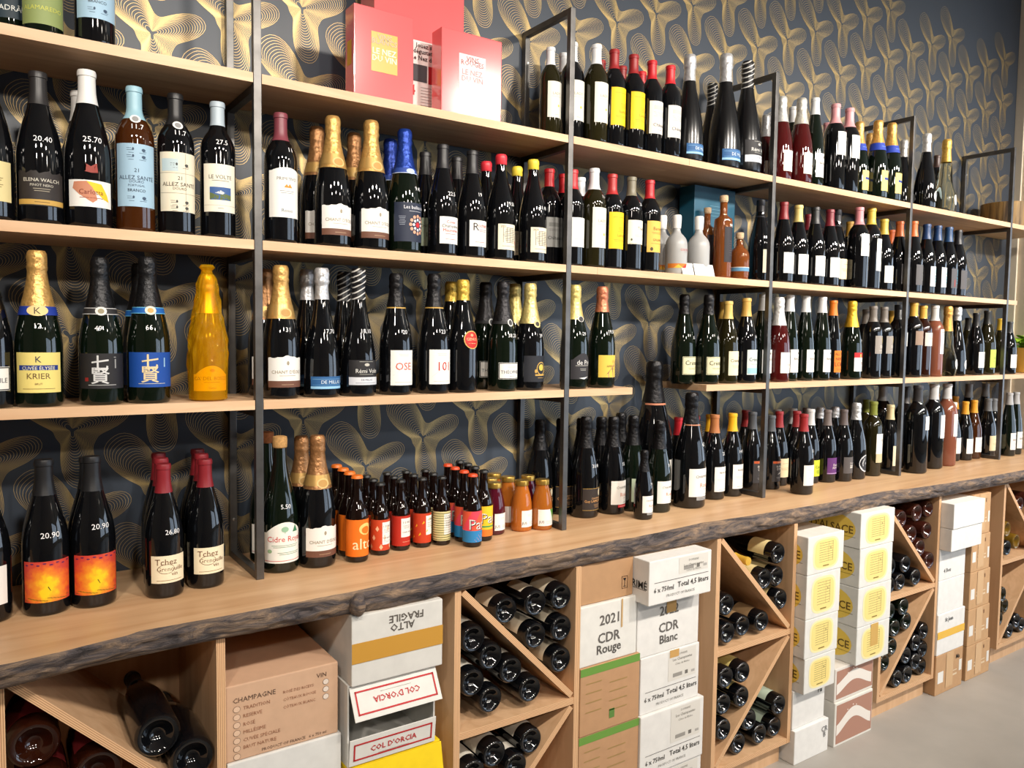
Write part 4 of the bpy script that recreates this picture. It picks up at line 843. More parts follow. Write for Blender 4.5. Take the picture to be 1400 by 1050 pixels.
B((0.825, 0.077, '0', 0.154), 'juice', 'orange', ('lid', LID), LB['jus'], 'cloudy orange juice bottle with plain white label', rot=.25)
B((0.824, 0.150, '0', 0.154), 'juice', 'orange', ('lid', LID), LB['jusr'], 'orange juice bottle with gold lid behind the cloudy one')
B((0.889, 0.058, '0', 0.154), 'juice', 'ambj', ('lid', LID), LB['jusg'], 'amber juice bottle with green-edged white label', rot=.05)
B((0.889, 0.135, '0', 0.154), 'juice', 'purple', ('lid', LID), LB['jusr'], 'dark juice bottle with gold lid behind the amber one')
B((0.986, 0.204, '0', 0.318), 'champ', 'black', F(BLKF), LB['guy'], 'black foiled sparkling bottle behind the juice bottles')
B((1.075, 0.204, '0', 0.318), 'champ', 'black', F(BLKF), LB['guy'], 'black foiled sparkling bottle behind the juices, beside the frame')
# --- stepped-shelf bay
B((0.896, 0.060, 'A', 0.262), 'bord', 'olive', CP((220, 222, 224)), LB['lady'], 'white capped olive wine bottle with narrow pale label')
B((1.024, 0.160, 'A', 0.300), 'bord', 'gold', CP((220, 222, 224)), LB['lady'], 'yellow tinted white wine bottle beside the frame')
B((0.988, 0.072, 'A', 0.300), 'bord', 'black', CP((220, 222, 224)), LB['lady'], 'white labelled dark wine bottle close beside the frame')
B((1.061, 0.045, 'A', 0.301), 'bord', 'olive', CP((228, 230, 232)), LB['lady'], 'white capped dark wine bottle with pale label', rot=.1)
B((1.138, 0.050, 'A', 0.304), 'bord', 'black', CP((150, 40, 42)), LB['lyel'], 'red capped wine bottle with yellow label next to the white-capped one', rot=.12)
B((1.160, 0.140, 'A', 0.300), 'bord', 'black', CP((150, 40, 42)), LB['lyel'], 'red capped wine bottle behind the white-capped one')
B((1.216, 0.045, 'A', 0.303), 'bord', 'black', CP((150, 40, 42)), LB['lyel'], 'red capped wine bottle with yellow label next to château labels', rot=.12)
B((1.253, 0.140, 'A', 0.300), 'bord', 'black', CP((150, 40, 42)), LB['lyel'], 'red capped wine bottle behind the yellow labels')
B((1.297, 0.045, 'A', 0.301), 'bord', 'black', CP((196, 36, 44)), LB['chat'], 'bright red capped wine bottle with château label, yellow-label side', rot=.12)
B((1.342, 0.140, 'A', 0.300), 'bord', 'black', CP((196, 36, 44)), LB['chat'], 'bright red capped wine bottle behind the château labels')
B((1.381, 0.045, 'A', 0.302), 'bord', 'black', CP((206, 38, 46)), LB['chat'], 'bright red capped wine bottle with château label, silver-foil side', rot=.12)
B((1.488, 0.060, 'A', 0.364), 'slope', 'blackmat', F(SILF, 250), LB['millas'], 'silver foiled black sparkling bottle with blue label', rot=.2)
B((1.670, 0.060, 'A', 0.404), 'slope', 'blackmat', F(SILF, 250), LB['millas'], 'large silver foiled black magnum with blue label', rot=.15)
B((1.720, 0.165, 'A', 0.340), 'slope', 'blackmat', F(STRIPE, 250), LB['rvolat'], 'striped foiled black sparkling bottle behind the silver-foiled magnum')
B((1.784, 0.058, 'A', 0.402), 'slope', 'blackmat', F(STRIPE, 250), LB['rvolat'], 'striped foiled black sparkling magnum with black and white label', rot=.15)
B((2.037, 0.170, 'A', 0.280), 'champ', 'rose', F(SILF), LB['rosebad'], 'red rosé bottle half hidden behind the frame')
# second shelf
B((0.986, 0.056, 'B', 0.295), 'bord', 'black', CP((196, 36, 44)), LB['plainw'], 'red capped wine bottle close beside the frame', rot=.1)
B((1.018, 0.144, 'B', 0.300), 'bord', 'black', CP((196, 36, 44)), LB['plainw'], 'red capped wine bottle hidden behind the frame')
B((1.095, 0.152, 'B', 0.300), 'bord', 'black', CP((226, 228, 230)), LB['plainw'], 'white capped wine bottle standing behind')
B((1.062, 0.045, 'B', 0.307), 'bord', 'olive', CP((230, 232, 234), 236), LB['lady'], 'white capped wine bottle with tall white label', ('11', 214, 8), rot=.1)
B((1.140, 0.049, 'B', 0.300), 'bord', 'black', CP((176, 44, 44), 236), LB['lyel'], 'red capped wine bottle with yellow label', ('9', 212, 4), rot=.1)
B((1.219, 0.045, 'B', 0.300), 'bord', 'black', CP((126, 120, 100), 240), LB['creamb'], 'grey-gold capped wine bottle with wide cream label', ('20', 212, 10), rot=.1)
B((1.300, 0.045, 'B', 0.300), 'bord', 'black', CP((190, 36, 44), 240), LB['gyel'], 'red capped wine bottle with golden yellow label', rot=.1)
STP = (236, 234, 230)
B((1.440, 0.055, 'B', 0.203), 'jug', 'grey', ('stopper', STP), [LB['jug'], LB['jugtext']], 'grey stoneware spirit bottle with orange base and white stopper', rot=.1)
B((1.466, 0.150, 'B', 0.215), 'jug', 'grey', ('stopper', STP), LB['jug'], 'grey stoneware spirit bottle standing behind')
B((1.549, 0.055, 'B', 0.209), 'jug', 'grey', ('stopper', STP), None, 'grey stoneware spirit bottle with price card before it', rot=.1)
B((1.679, 0.060, 'B', 0.310), 'tall', 'whisky', ('cork', (206, 176, 140)), LB['wdark'], 'tall amber whisky bottle with dark label and cork stopper', ('94.5', 182, 4), rot=.2)
B((1.679, 0.135, 'B', 0.275), 'tall', 'whisky', ('cork', (206, 176, 140)), LB['wdark'], 'amber whisky bottle behind, before the teal box')
B((1.758, 0.050, 'B', 0.168), 'flask', 'whisky', ('cork', (206, 176, 140)), LB['wband'], 'small round amber whisky bottle with blue band', rot=.2)
B((1.920, 0.090, 'B', 0.309), 'burg', 'black', ('screw', (40, 40, 44)), L(34, 118, 40, CR), 'black screw-capped wine bottle beside the frame')
# third shelf
B((0.998, 0.050, 'C', 0.320), 'champ', 'green', F((222, 202, 122), 214), [LB['depre'], LB['deprecol']], 'pale gold foiled sparkling bottle with dark arched label', ('29', 170, 6), rot=.05)
B((1.109, 0.050, 'C', 0.320), 'champ', 'green', F((196, 120, 88), 240), LB['copper'], 'copper foiled green sparkling bottle with yellow and brown label', ('19.50', 178, 6), rot=.15)
B((1.534, 0.099, 'C', 0.315), 'champ', 'green', F(BLKF, 250), LB['crem'], 'black foiled sparkling bottle with cream label at the board end', ('15', 166, 6), rot=.2)
B((1.610, 0.055, 'C', 0.315), 'champ', 'green', F(BLKF, 250), LB['crem'], 'black foiled sparkling bottle with cream label beside gold-capped one', ('15', 166, 6), rot=.15)
B((1.714, 0.055, 'C', 0.296), 'burg', 'olive', CP((214, 178, 96)), LB['crems'], 'gold capped wine bottle with tall cream label', ('14', 164, 6), rot=.15)
B((1.812, 0.160, 'C', 0.300), 'burg', 'olive', CP((206, 166, 80)), LB['crems'], 'gold capped wine bottle with tall cream label behind')
B((1.808, 0.050, 'C', 0.310), 'burg', 'black', CP((208, 166, 84)), LB['cremb'], 'gold capped wine bottle with cream and sea-blue label', ('14', 164, 6), rot=.15)
B((1.916, 0.061, 'C', 0.330), 'flute', 'green', CP((190, 190, 190)), LB['bihl'], 'slim grey capped bottle half behind the frame')
# counter
B((1.113, 0.122, '0', 0.330), 'champ', 'black', F(BLKF, 222), LB['guy'], 'black foiled sparkling bottle with dark gold-lettered label', ('31.40', 166, 6), rot=.15)
B((1.163, 0.205, '0', 0.315), 'champ', 'black', F(BLKF, 222), LB['guy'], 'black foiled sparkling bottle at the back beside the frame')
B((1.251, 0.205, '0', 0.315), 'champ', 'black', F(BLKF, 222), LB['guy'], 'black foiled sparkling bottle behind the gold-lettered one')
B((1.227, 0.116, '0', 0.325), 'champ', 'black', F(BLKF, 222), [LB['champw'], LB['redtag']], 'black foiled champagne with white label and red tag', ('33', 166, 6), rot=.2)
B((1.340, 0.203, '0', 0.325), 'champ', 'black', F(BLKF, 222), LB['champw'], 'black foiled champagne standing behind the red tag one')
B((1.318, 0.115, '0', 0.325), 'champ', 'green', F(BLKF, 222), LB['champg'], 'black foiled champagne with pale green label', ('32', 176, 6), rot=.2)
B((1.442, 0.147, '0', 0.509), 'champ', 'black', F(BLKF, 230), [L(34, 104, 80, WH), L(224, 228, 90, (190, 120, 90))], 'huge black champagne bottle towering above the shelf ends', rot=.2)
B((1.256, -0.005, '0', 0.225), 'champ', 'black', F(BLKF, 222), [LB['champw'], LB['greyt']], 'small half-size black foiled champagne near the bark edge', ('19', 166, 6), rot=.15)
B((1.380, 0.052, '0', 0.310), 'champ', 'green', F(BLKF, 222), LB['champw'], 'green glass champagne behind the half-size one', ('31', 166, 6), rot=.15)
B((1.531, 0.050, '0', 0.401), 'champ', 'black', F(BLKF, 236), [LB['champw'], LB['greyt'], L(230, 233, 90, (196, 130, 100))], 'large champagne magnum with white label and grey tag', ('63', 178, 8), rot=.15)
B((1.594, 0.170, '0', 0.300), 'burg', 'black', CP((190, 34, 44)), L(34, 104, 60, (80, 84, 86)), 'red capped wine bottle behind the magnum, huge bottle side')
B((1.700, 0.184, '0', 0.300), 'burg', 'black', CP((200, 44, 52)), L(34, 104, 60, (80, 84, 86)), 'red capped wine bottle behind the magnum, copper cap side')
B((1.711, 0.100, '0', 0.311), 'burg', 'black', CP((176, 112, 66)), LB['reuilly'], 'copper capped wine bottle with tapered white label', ('22', 164, 6), rot=.1)
B((1.787, 0.190, '0', 0.300), 'burg', 'black', CP((232, 178, 40)), LB['reuilly'], 'yellow capped wine bottle behind the copper cap')
B((1.817, 0.105, '0', 0.311), 'burg', 'black', CP((238, 182, 36)), LB['reuilly'], 'yellow capped wine bottle with tapered white label', ('14,90', 164, 8), rot=.1)
B((1.963, 0.130, '0', 0.308), 'burg', 'black', CP((70, 72, 76)), LB['crozes'], 'dark grey capped black-labelled wine bottle beside yellow cap', rot=.1)
B((2.021, 0.210, '0', 0.305), 'burg', 'black', CP((140, 38, 40)), LB['burgw'], 'dark red capped wine bottle at the back')
# --- rosé bay, top shelf
B((1.986, 0.060, 'A', 0.315), 'champ', 'rose', F((220, 220, 216)), LB['rosebad'], 'rosé sparkling bottle with silver foil beside the frame', rot=.25)
B((2.092, 0.050, 'A', 0.325), 'champ', 'rose', F((224, 220, 208)), LB['rosebad'], 'rosé sparkling bottle with cream foil beside green glass', rot=.25)
B((2.176, 0.150, 'A', 0.330), 'flute', 'green', CP((214, 214, 214)), LB['bihl'], 'slim green bottle behind the rosé pair')
B((2.183, 0.055, 'A', 0.343), 'flute', 'green', CP((228, 230, 230)), LB['bihl'], 'slim green bottle with white cap and white label', rot=.2)
B((2.310, 0.050, 'A', 0.341), 'bord', 'black', CP((226, 160, 164), 232), LB['crest'], 'pink capped black wine bottle next to slim green bottle', rot=.2)
B((2.390, 0.140, 'A', 0.300), 'bord', 'black', CP((226, 160, 164), 232), LB['crest'], 'pink capped black wine bottle standing behind')
B((2.405, 0.050, 'A', 0.341), 'bord', 'black', CP((226, 160, 164), 232), LB['crest'], 'pink capped black wine bottle next to gold foils', rot=.2)
B((2.529, 0.083, 'A', 0.315), 'champ', 'green', F(GOLDF, 222), [LB['klab2'], LB['kcol2']], 'gold foiled sparkling bottle with blue collar beside pink caps', rot=.2)
B((2.738, 0.160, 'A', 0.315), 'champ', 'green', F(GOLDF, 222), [LB['klab2'], LB['kcol2']], 'gold foiled sparkling bottle with blue collar standing behind')
B((2.612, 0.050, 'A', 0.327), 'champ', 'green', F((222, 172, 92), 222), [LB['klab2'], LB['kcol2']], 'gold foiled sparkling bottle with blue collar, tallest of three', rot=.2)
B((2.716, 0.050, 'A', 0.333), 'champ', 'green', F((222, 172, 92), 222), [LB['klab2'], LB['kcol2']], 'gold foiled sparkling bottle with blue collar nearest the frame', rot=.2)
B((3.008, 0.199, 'A', 0.280), 'bord', 'black', CP((214, 214, 212)), None, 'small silver foiled dark bottle behind gold foils')
B((2.961, 0.133, 'A', 0.315), 'slope', 'black', F((206, 204, 200), 250), LB['roundw'], 'silver foiled dark bottle with round label by the frame', rot=.5)
# second shelf
for q in (((2.006, 0.050, 'B', 0.305), CP((132, 34, 40)), LB['burgw'], 'maroon capped wine bottle with white label beside the frame'), ((2.096, 0.050, 'B', 0.303), CP((216, 196, 120)), LB['burgw'], 'cream-gold capped wine bottle with white label'),
          ((2.303, 0.150, 'B', 0.300), CP((120, 34, 44)), LB['burgw'], 'maroon capped wine bottle standing behind'), ((2.203, 0.050, 'B', 0.306), CP((44, 44, 46)), LB['burgw'], 'black capped wine bottle with rounded white label and white seal'),
          ((2.307, 0.055, 'B', 0.308), CP((128, 40, 50)), LB['burgw'], 'maroon capped wine bottle with white label and white seal'), ((2.434, 0.107, 'B', 0.326), ('screw', (44, 44, 48)), LB['burgcream'], 'black screw-capped wine bottle with small cream label'),
          ((2.609, 0.160, 'B', 0.300), CP((196, 150, 60)), LB['burgcream'], 'gold capped wine bottle standing behind, near pink cap'),
          ((2.697, 0.055, 'B', 0.307), CP((216, 184, 76)), LB['burgyel'], 'gold capped wine bottle with white and yellow label')):
    B(q[0], 'burg', 'black', q[1], q[2], q[3], '1' if q[0][1] < .1 else None, rot=.15)
B((2.501, 0.050, 'B', 0.336), 'bord', 'black', CP((216, 140, 146), 236), LB['crest'], 'pink capped black wine bottle with square white label', rot=.15)
B((2.606, 0.060, 'B', 0.345), 'bord', 'black', CP((218, 186, 70), 240), LB['vert'], 'gold capped black wine bottle with tall white label', rot=.15)
B((2.840, 0.160, 'B', 0.290), 'burg', 'black', CP((206, 100, 44)), LB['l33g'], 'orange capped wine bottle behind the gold cap')
B((2.920, 0.150, 'B', 0.290), 'burg', 'black', CP((206, 100, 44)), LB['l33g'], 'orange capped wine bottle behind, nearer the frame')
B((2.827, 0.060, 'B', 0.310), 'burg', 'black', CP((214, 110, 54)), LB['l33g'], 'orange capped wine bottle with grey label by the frame', rot=.15)
# third shelf
B((2.022, 0.130, 'C', 0.330), 'flute', 'green', CP((214, 214, 214)), LB['bihl'], 'slim silver capped bottle right behind the frame', rot=.2)
B((1.998, 0.050, 'C', 0.321), 'champ', 'rose', F((232, 230, 226), 214), LB['rosebad'], 'white foiled rosé sparkling bottle with white label', rot=.2)
for p, d in (((2.087, 0.068, 'C', 0.333), 'slim silver capped bottle with white label beside white foil'), ((2.180, 0.062, 'C', 0.333), 'slim silver capped bottle with white label, middle of three'), ((2.271, 0.050, 'C', 0.333), 'slim silver capped bottle with white label beside orange cap')):
    B(p, 'flute', 'green', CP((222, 222, 222)), LB['bihl'], d, '19', rot=.2)
B((2.190, 0.150, 'C', 0.330), 'flute', 'green', CP((206, 206, 206)), LB['bihl'], 'slim silver capped bottle standing behind')
B((2.354, 0.056, 'C', 0.322), 'flute', 'black', ('cap', (232, 122, 30)), LB['love'], 'orange capped bottle with crowded orange lettered label', '9', rot=.2)
B((2.477, 0.050, 'C', 0.324), 'champ', 'green', F((228, 184, 52), 214), LB['pinot'], 'yellow foiled green sparkling bottle with red and white label', '14', rot=.25)
B((2.633, 0.050, 'C', 0.308), 'bord', 'black', CP((122, 114, 106), 236), LB['taupe'], 'taupe capped wine bottle with grey label beside yellow foil', rot=.2)
B((2.742, 0.150, 'C', 0.300), 'bord', 'black', CP((122, 114, 106), 236), LB['taupe'], 'taupe capped wine bottle standing behind')
B((2.734, 0.060, 'C', 0.308), 'bord', 'black', CP((122, 114, 106), 236), LB['taupe'], 'taupe capped wine bottle with grey label beside black cap', rot=.2)
B((2.954, 0.150, 'C', 0.300), 'bord', 'black', CP((216, 170, 70), 236), LB['sq'], 'gold capped black wine bottle standing behind')
B((2.845, 0.060, 'C', 0.321), 'bord', 'black', ('screw', (38, 38, 40)), LB['sq'], 'black screw-capped wine bottle with small square label', rot=.2)
# counter
B((2.060, 0.115, '0', 0.291), 'burg', 'black', CP((80, 84, 88)), LB['crozes'], 'dark grey capped wine bottle with black and orange label', rot=.1)
B((2.155, 0.150, '0', 0.300), 'burg', 'black', CP((140, 36, 38)), LB['burgcream'], 'dark red capped wine bottle with narrow cream label')
B((2.219, 0.207, '0', 0.300), 'burg', 'black', CP((190, 190, 190)), None, 'silver capped wine bottle at the back')
B((2.325, 0.207, '0', 0.300), 'burg', 'black', CP((196, 196, 196)), None, 'silver capped wine bottle behind the red caps')
B((2.235, 0.125, '0', 0.300), 'burg', 'black', CP((136, 34, 38)), LB['burgw'], 'dark red capped wine bottle standing behind its twin')
B((2.084, -0.015, '0', 0.307), 'burg', 'black', CP((150, 38, 40)), LB['burgw'], 'dark red capped wine bottle with white label near bark edge', '13', rot=.15)
B((2.408, 0.202, '0', 0.300), 'burg', 'black', CP((110, 96, 90)), None, 'taupe capped wine bottle behind the red cap')
B((2.318, 0.118, '0', 0.305), 'burg', 'black', CP((200, 200, 200)), LB['yolk'], 'silver capped wine bottle with lime yellow label', rot=.1)
B((2.491, 0.190, '0', 0.300), 'champ', 'black', F(SILF, 270), None, 'silver foiled bottle behind the lime label')
B((2.399, 0.093, '0', 0.301), 'burg', 'black', CP((112, 102, 98)), LB['purple'], 'taupe capped wine bottle with purple label', rot=.15)
B((2.584, 0.180, '0', 0.300), 'champ', 'black', F(SILF, 270), None, 'silver foiled bottle behind the purple label')
B((2.479, 0.070, '0', 0.301), 'burg', 'black', CP((96, 86, 84)), LB['greyl'], 'taupe capped wine bottle with grey label', rot=.15)
B((2.578, 0.075, '0', 0.325), 'champ', 'black', F((210, 212, 214), 250), LB['ring'], 'silver foiled dark bottle with pale ring label', rot=.25)
B((2.715, 0.080, '0', 0.326), 'bord', 'olive', CP((122, 128, 50), 246), LB['jose'], 'olive capped large wine bottle with white and cream label', rot=.2)
B((2.859, 0.200, '0', 0.320), 'bord', 'olive', CP((122, 128, 50), 246), None, 'olive capped wine bottle standing behind')
B((2.860, 0.085, '0', 0.305), 'burg', 'black', CP((222, 206, 160)), LB['smallc'], 'cream capped wine bottle with tall cream label', rot=.15)
B((2.988, 0.199, '0', 0.390), 'bord', 'black', CP((176, 176, 176)), None, 'tall silver capped dark bottle behind the cream cap')
B((3.054, 0.126, '0', 0.380), 'bord', 'black', CP((60, 56, 54)), LB['sq'], 'tall dark magnum with small white label beside the frame')
# --- drum bay
B((3.009, 0.055, 'A', 0.335), 'slope', 'black', F((226, 226, 226), 250), LB['roundw'], 'white foiled dark bottle with round white label', rot=.3)
B((3.244, 0.130, 'A', 0.285), 'bord', 'black', CP((86, 66, 60)), None, 'brown capped dark bottle behind the clear curvy one')
B((3.193, 0.060, 'A', 0.338), 'curvy', 'clear', F((222, 176, 84), 214), LB['roundw'], 'clear curvy bottle with gold foil and round white label', rot=.3)
for p, c, lb, d in (((2.932, 0.055, 'B', 0.320), (214, 110, 54), LB['l33g'], 'orange capped wine bottle with grey label'), ((3.043, 0.055, 'B', 0.317), (36, 66, 110), LB['l33w'], 'navy capped wine bottle with white numeral label by orange cap'),
                    ((3.139, 0.055, 'B', 0.319), (36, 66, 110), LB['l33w'], 'navy capped wine bottle with white numeral label by blue label'), ((3.238, 0.055, 'B', 0.321), (40, 74, 116), LB['l33b'], 'navy capped wine bottle with grey and blue numeral label'), ((3.337, 0.060, 'B', 0.316), (34, 34, 38), LB['l33g'], 'black capped wine bottle with grey numeral label')):
    B(p, 'burg', 'black', CP(c), lb, d, rot=.2)
B((2.963, 0.055, 'C', 0.335), 'bord', 'black', CP((214, 168, 70), 246), LB['band'], 'gold capped wine bottle with brown band label', rot=.2)
B((3.063, 0.065, 'C', 0.325), 'bord', 'brown', CP((214, 168, 70), 246), LB['band2'], 'gold capped brown wine bottle with pale band label', rot=.2)
B((3.147, 0.055, 'C', 0.328), 'bord', 'pink', CP((206, 206, 206), 236), LB['rosew'], 'rosé wine bottle with silver cap and tall white label', rot=.2)
B((3.256, 0.050, 'C', 0.328), 'curvy', 'clear', F((214, 160, 80), 200), LB['roundw'], 'clear curvy bottle with copper-gold foil', rot=.3)
B((3.365, 0.060, 'C', 0.328), 'slope', 'black', F((214, 214, 212), 266), LB['roundw'], 'silver topped dark bottle with round white label', rot=.3)
B((3.659, 0.150, 'C', 0.285), 'burg', 'olive', CP((40, 38, 36)), None, 'olive glass bottle standing behind')
B((3.551, 0.060, 'C', 0.305), 'burg', 'black', CP((36, 36, 38)), LB['burgw'], 'black capped wine bottle with plain white label', rot=.25)
B((3.664, 0.060, 'C', 0.320), 'burg', 'olive', CP((38, 38, 36)), LB['limeg'], 'black capped olive wine bottle with lime green label', rot=.2)
B((4.006, 0.150, 'C', 0.290), 'burg', 'olive', CP((206, 168, 50)), LB['burgw'], 'yellow capped olive wine bottle beside the last frame', rot=.2)
B((3.884, 0.050, 'C', 0.270), 'burg', 'black', CP((60, 60, 60)), LB['burgw'], 'white labelled dark bottle just past the last frame', rot=.1)
B((2.965, 0.020, '0', 0.394), 'bord', 'black', CP((50, 48, 50), 246), LB['upsq'], 'black capped magnum with small square white label', rot=.25)
B((3.162, 0.050, '0', 0.394), 'bord', 'black', CP((196, 196, 196), 246), LB['uprect'], 'silver capped dark magnum with tall white label', rot=.2)
B((3.302, 0.060, '0', 0.391), 'bord', 'pink', CP((200, 200, 200), 246), LB['uprect'], 'rosé magnum with silver cap and tall white label', rot=.2)
B((3.472, 0.200, '0', 0.330), 'bord', 'gold', CP((214, 150, 50), 236), None, 'orange-gold capped bottle behind the magnums')
B((3.490, 0.120, '0', 0.291), 'burg', 'black', CP((228, 226, 220), 266), L(40, 120, 60, WH, ('t', 'C', 100, 20, (60, 60, 60), 16)), 'white topped wine bottle with letter C label', rot=.15)
B((3.668, 0.200, '0', 0.310), 'burg', 'black', CP((216, 150, 44)), None, 'orange capped wine bottle standing behind')
B((3.569, 0.100, '0', 0.294), 'burg', 'black', CP((222, 158, 46)), LB['burgw'], 'orange capped wine bottle with white label beside letter C', rot=.15)
B((3.668, 0.105, '0', 0.297), 'burg', 'amber', CP((222, 158, 46)), LB['burgw'], 'orange capped wine bottle with white label beside cream labels', rot=.15)
B((3.784, 0.090, '0', 0.303), 'burg', 'black', CP((110, 112, 114)), LB['burgcream'], 'grey capped wine bottle with cream label beside orange cap', rot=.15)
B((3.867, 0.100, '0', 0.299), 'burg', 'black', CP((110, 112, 114)), LB['burgcream'], 'grey capped wine bottle with cream label beside the frame', rot=.15)
B((3.806, 0.200, '0', 0.370), 'flute', 'black', CP((150, 150, 150)), None, 'tall silver capped bottle in the back row, orange cap side')
B((3.968, 0.190, '0', 0.370), 'flute', 'black', CP((150, 150, 150)), None, 'tall silver capped bottle in the back row, cream label side')
B((3.935, 0.055, '0', 0.330), 'flute', 'green', CP((176, 176, 176)), LB['bihl'], 'slim silver capped bottle just past the last frame', '1', rot=.1)
B((4.033, 0.065, '0', 0.330), 'flute', 'green', CP((176, 176, 176)), LB['bihl'], 'slim silver capped outermost bottle past the last frame', '1', rot=.1)
finish_bottle_labels()

# ------------------------------------------------------------------ gold bottle wrapped in cellophane
def wrapped_bottle():
    X, Y, lev, h = (-0.094, 0.055, 'C', 0.315)
    t = thing('wrapped_bottle', 'sparkling bottle wrapped in crinkled golden yellow cellophane on third shelf', 'bottle', (X, Y, CT+LEV[lev][0]))
    GL = mat('golden_bottle', (132, 90, 18), .06, coat=.3)
    link('glass', glass_mesh('champ'), GL, t)
    link('capsule', cap_mesh('champ', 'foil', 222), mat('foil', (232, 188, 40), .3, .6), t)
    for nm, me, m in label_parts('champ', L(26, 90, 96, (246, 208, 20), ('t', "CA' DEL BOSCO", 58, 9, (150, 90, 20)), ('g', 48, 1, 40, (170, 110, 20)), ('t', 'Cuvée', 34, 5, (150, 90, 20)), ('o', 0, 78, 6, 4, (220, 160, 20)), shape='arch', arch=22)):
        link(nm, me, m, t)
    prof = [(.0465, .004), (.0475, .06), (.048, .12), (.0465, .155), (.043, .185), (.038, .21), (.033, .24), (.029, .27), (.026, .295), (.021, .312), (.013, .324), (.011, .330), (.017, .338), (.013, .345)]
    def wob(a, z):
        k = .035 if z < .09 else .15
        return 1+k*(noise.noise((math.cos(a)*4.2, math.sin(a)*4.2, z*34))+.7*noise.noise((math.cos(a)*9, math.sin(a)*9, z*70)))+(.12*math.cos(a*7) if z > .325 else 0)
    ps = []
    for (r0, z0), (r1, z1) in zip(prof, prof[1:]):
        for i in range(2): ps.append((r0+(r1-r0)*i/2, z0+(z1-z0)*i/2))
    me = lathe(ps+[prof[-1]], 34, wob); me.polygons.foreach_set('use_smooth', [False]*len(me.polygons))
    m = bpy.data.materials.new('yellow_cellophane'); m.use_nodes = True; nt = m.node_tree; b = nt.nodes['Principled BSDF']
    b.inputs['Base Color'].default_value = lin((246, 190, 20))+(1,); b.inputs['Roughness'].default_value = .08
    tr = nt.nodes.new('ShaderNodeBsdfTransparent'); tr.inputs[0].default_value = lin((255, 222, 96))+(1,)
    mx = nt.nodes.new('ShaderNodeMixShader'); mx.inputs[0].default_value = .26
    nz = nt.nodes.new('ShaderNodeTexNoise'); nz.inputs['Scale'].default_value = 45; bp = nt.nodes.new('ShaderNodeBump'); bp.inputs['Strength'].default_value = .35; bp.inputs['Distance'].default_value = .01
    nt.links.new(nz.outputs['Fac'], bp.inputs['Height']); nt.links.new(bp.outputs['Normal'], b.inputs['Normal'])
    nt.links.new(tr.outputs[0], mx.inputs[1]); nt.links.new(b.outputs[0], mx.inputs[2]); nt.links.new(mx.outputs[0], nt.nodes['Material Output'].inputs[0])
    link('cellophane_wrap', me, m, t)
    s = h/.345; t.scale = (s, s, s)
wrapped_bottle()
# ------------------------------------------------------------------ boxes
def art(parent, items, y):
    """flat print on a face: items as in L(), metres in x/z relative to parent, laid just off plane y"""
    by = {}
    for it in items:
        k = it[0]
        if k == 't':
            _, s, x, z, size, c = it[:6]; m = text2d(s, size)
            if len(it) > 6 and it[6] == 180: m = ([(-a, -b) for a, b in m[0]], m[1])
            elif len(it) > 6 and it[6] == 'L': 
                mn = min(q[0] for q in m[0]); m = ([(a-mn, b) for a, b in m[0]], m[1])
            by.setdefault(('lettering', c, .0012, len(by)), []).append(shift(m, x, z))
        elif k == 'b': by.setdefault(('printed_panel', it[5], .0006), []).append(rect2d(*it[1:5]))
        elif k == 'b2': by.setdefault(('printed_line', it[5], .0010), []).append(rect2d(*it[1:5]))
        elif k == 'o': by.setdefault(('printed_dot', it[5], it[6] if len(it) > 6 else .0010), []).append(disc2d(it[1], it[2], it[3], it[4], 28 if len(it) > 7 else 16, it[7] if len(it) > 7 else 1.0))
        elif k == 'p': by.setdefault(('artwork', it[2], .0008), []).append((it[1], [tuple(range(len(it[1])))]))
        elif k == 'tape': by.setdefault(('tape', it[5], .0015), []).append(rect2d(*it[1:5]))
    for key, ms in by.items():
        nm, c, e = key[:3]
        mm = mat('packing_tape', c, .25) if nm == 'tape' else ink(c)
        link(nm, flat_mesh(join2d(ms), y-e), mm, parent)
KRAFT, KR2, WHB = (192, 152, 116), (182, 142, 104), (222, 221, 217)
def carton(name, desc, x0, x1, z0, z1, yf, col, depth=.30, items=(), rot=0, group=None, side=None, seam=True):
    """cardboard box; items get (w,h) and are placed from the lower left corner of the front"""
    W, H = x1-x0, z1-z0
    yb = min(yf+depth, WALL-.02)
    t = thing(name, desc, 'box', ((x0+x1)/2, yf, CT+z0), (0, 0, rot), group)
    m = mat('cardboard', col, .75, noise_amt=.06, noise_scale=30)
    D = yb-yf
    link('carton_body', box_mesh(W, D, H, .003), m, t, (0, D/2, 0))
    if seam:
        link('flap_seam', box_mesh(W-.012, .0008, .0012), mat('seam_shadow', tuple(int(q*.55) for q in col), .9), t, (0, -.0004, H-.012)) if False else None
    its = items(W, H) if callable(items) else items
    if its: art(t, its, 0)
    if side:
        h = bpy.data.objects.new('side_print', None)
        s = side(D, H); by = {}
        for q in s:
            if q[0] == 't': mm = shift(text2d(q[1], q[4]), q[2], q[3]); c = q[5]; e = .0012
            elif q[0] == 'o': mm = disc2d(q[1], q[2], q[3], q[4], 24); c = q[5]; e = .0006
            else: mm = rect2d(*q[1:5]); c = q[5]; e = .0006
            by.setdefault((c, e), []).append(mm)
        for (c, e), ms in by.items():
            v, f = join2d(ms)
            link('side_print', pymesh('side', [(-W/2-e, D-x, z) for x, z in v], f), ink(c), t)
    return t
G1 = 'boxes stacked between the sake bay rack and the next'
INK = (96, 74, 60)
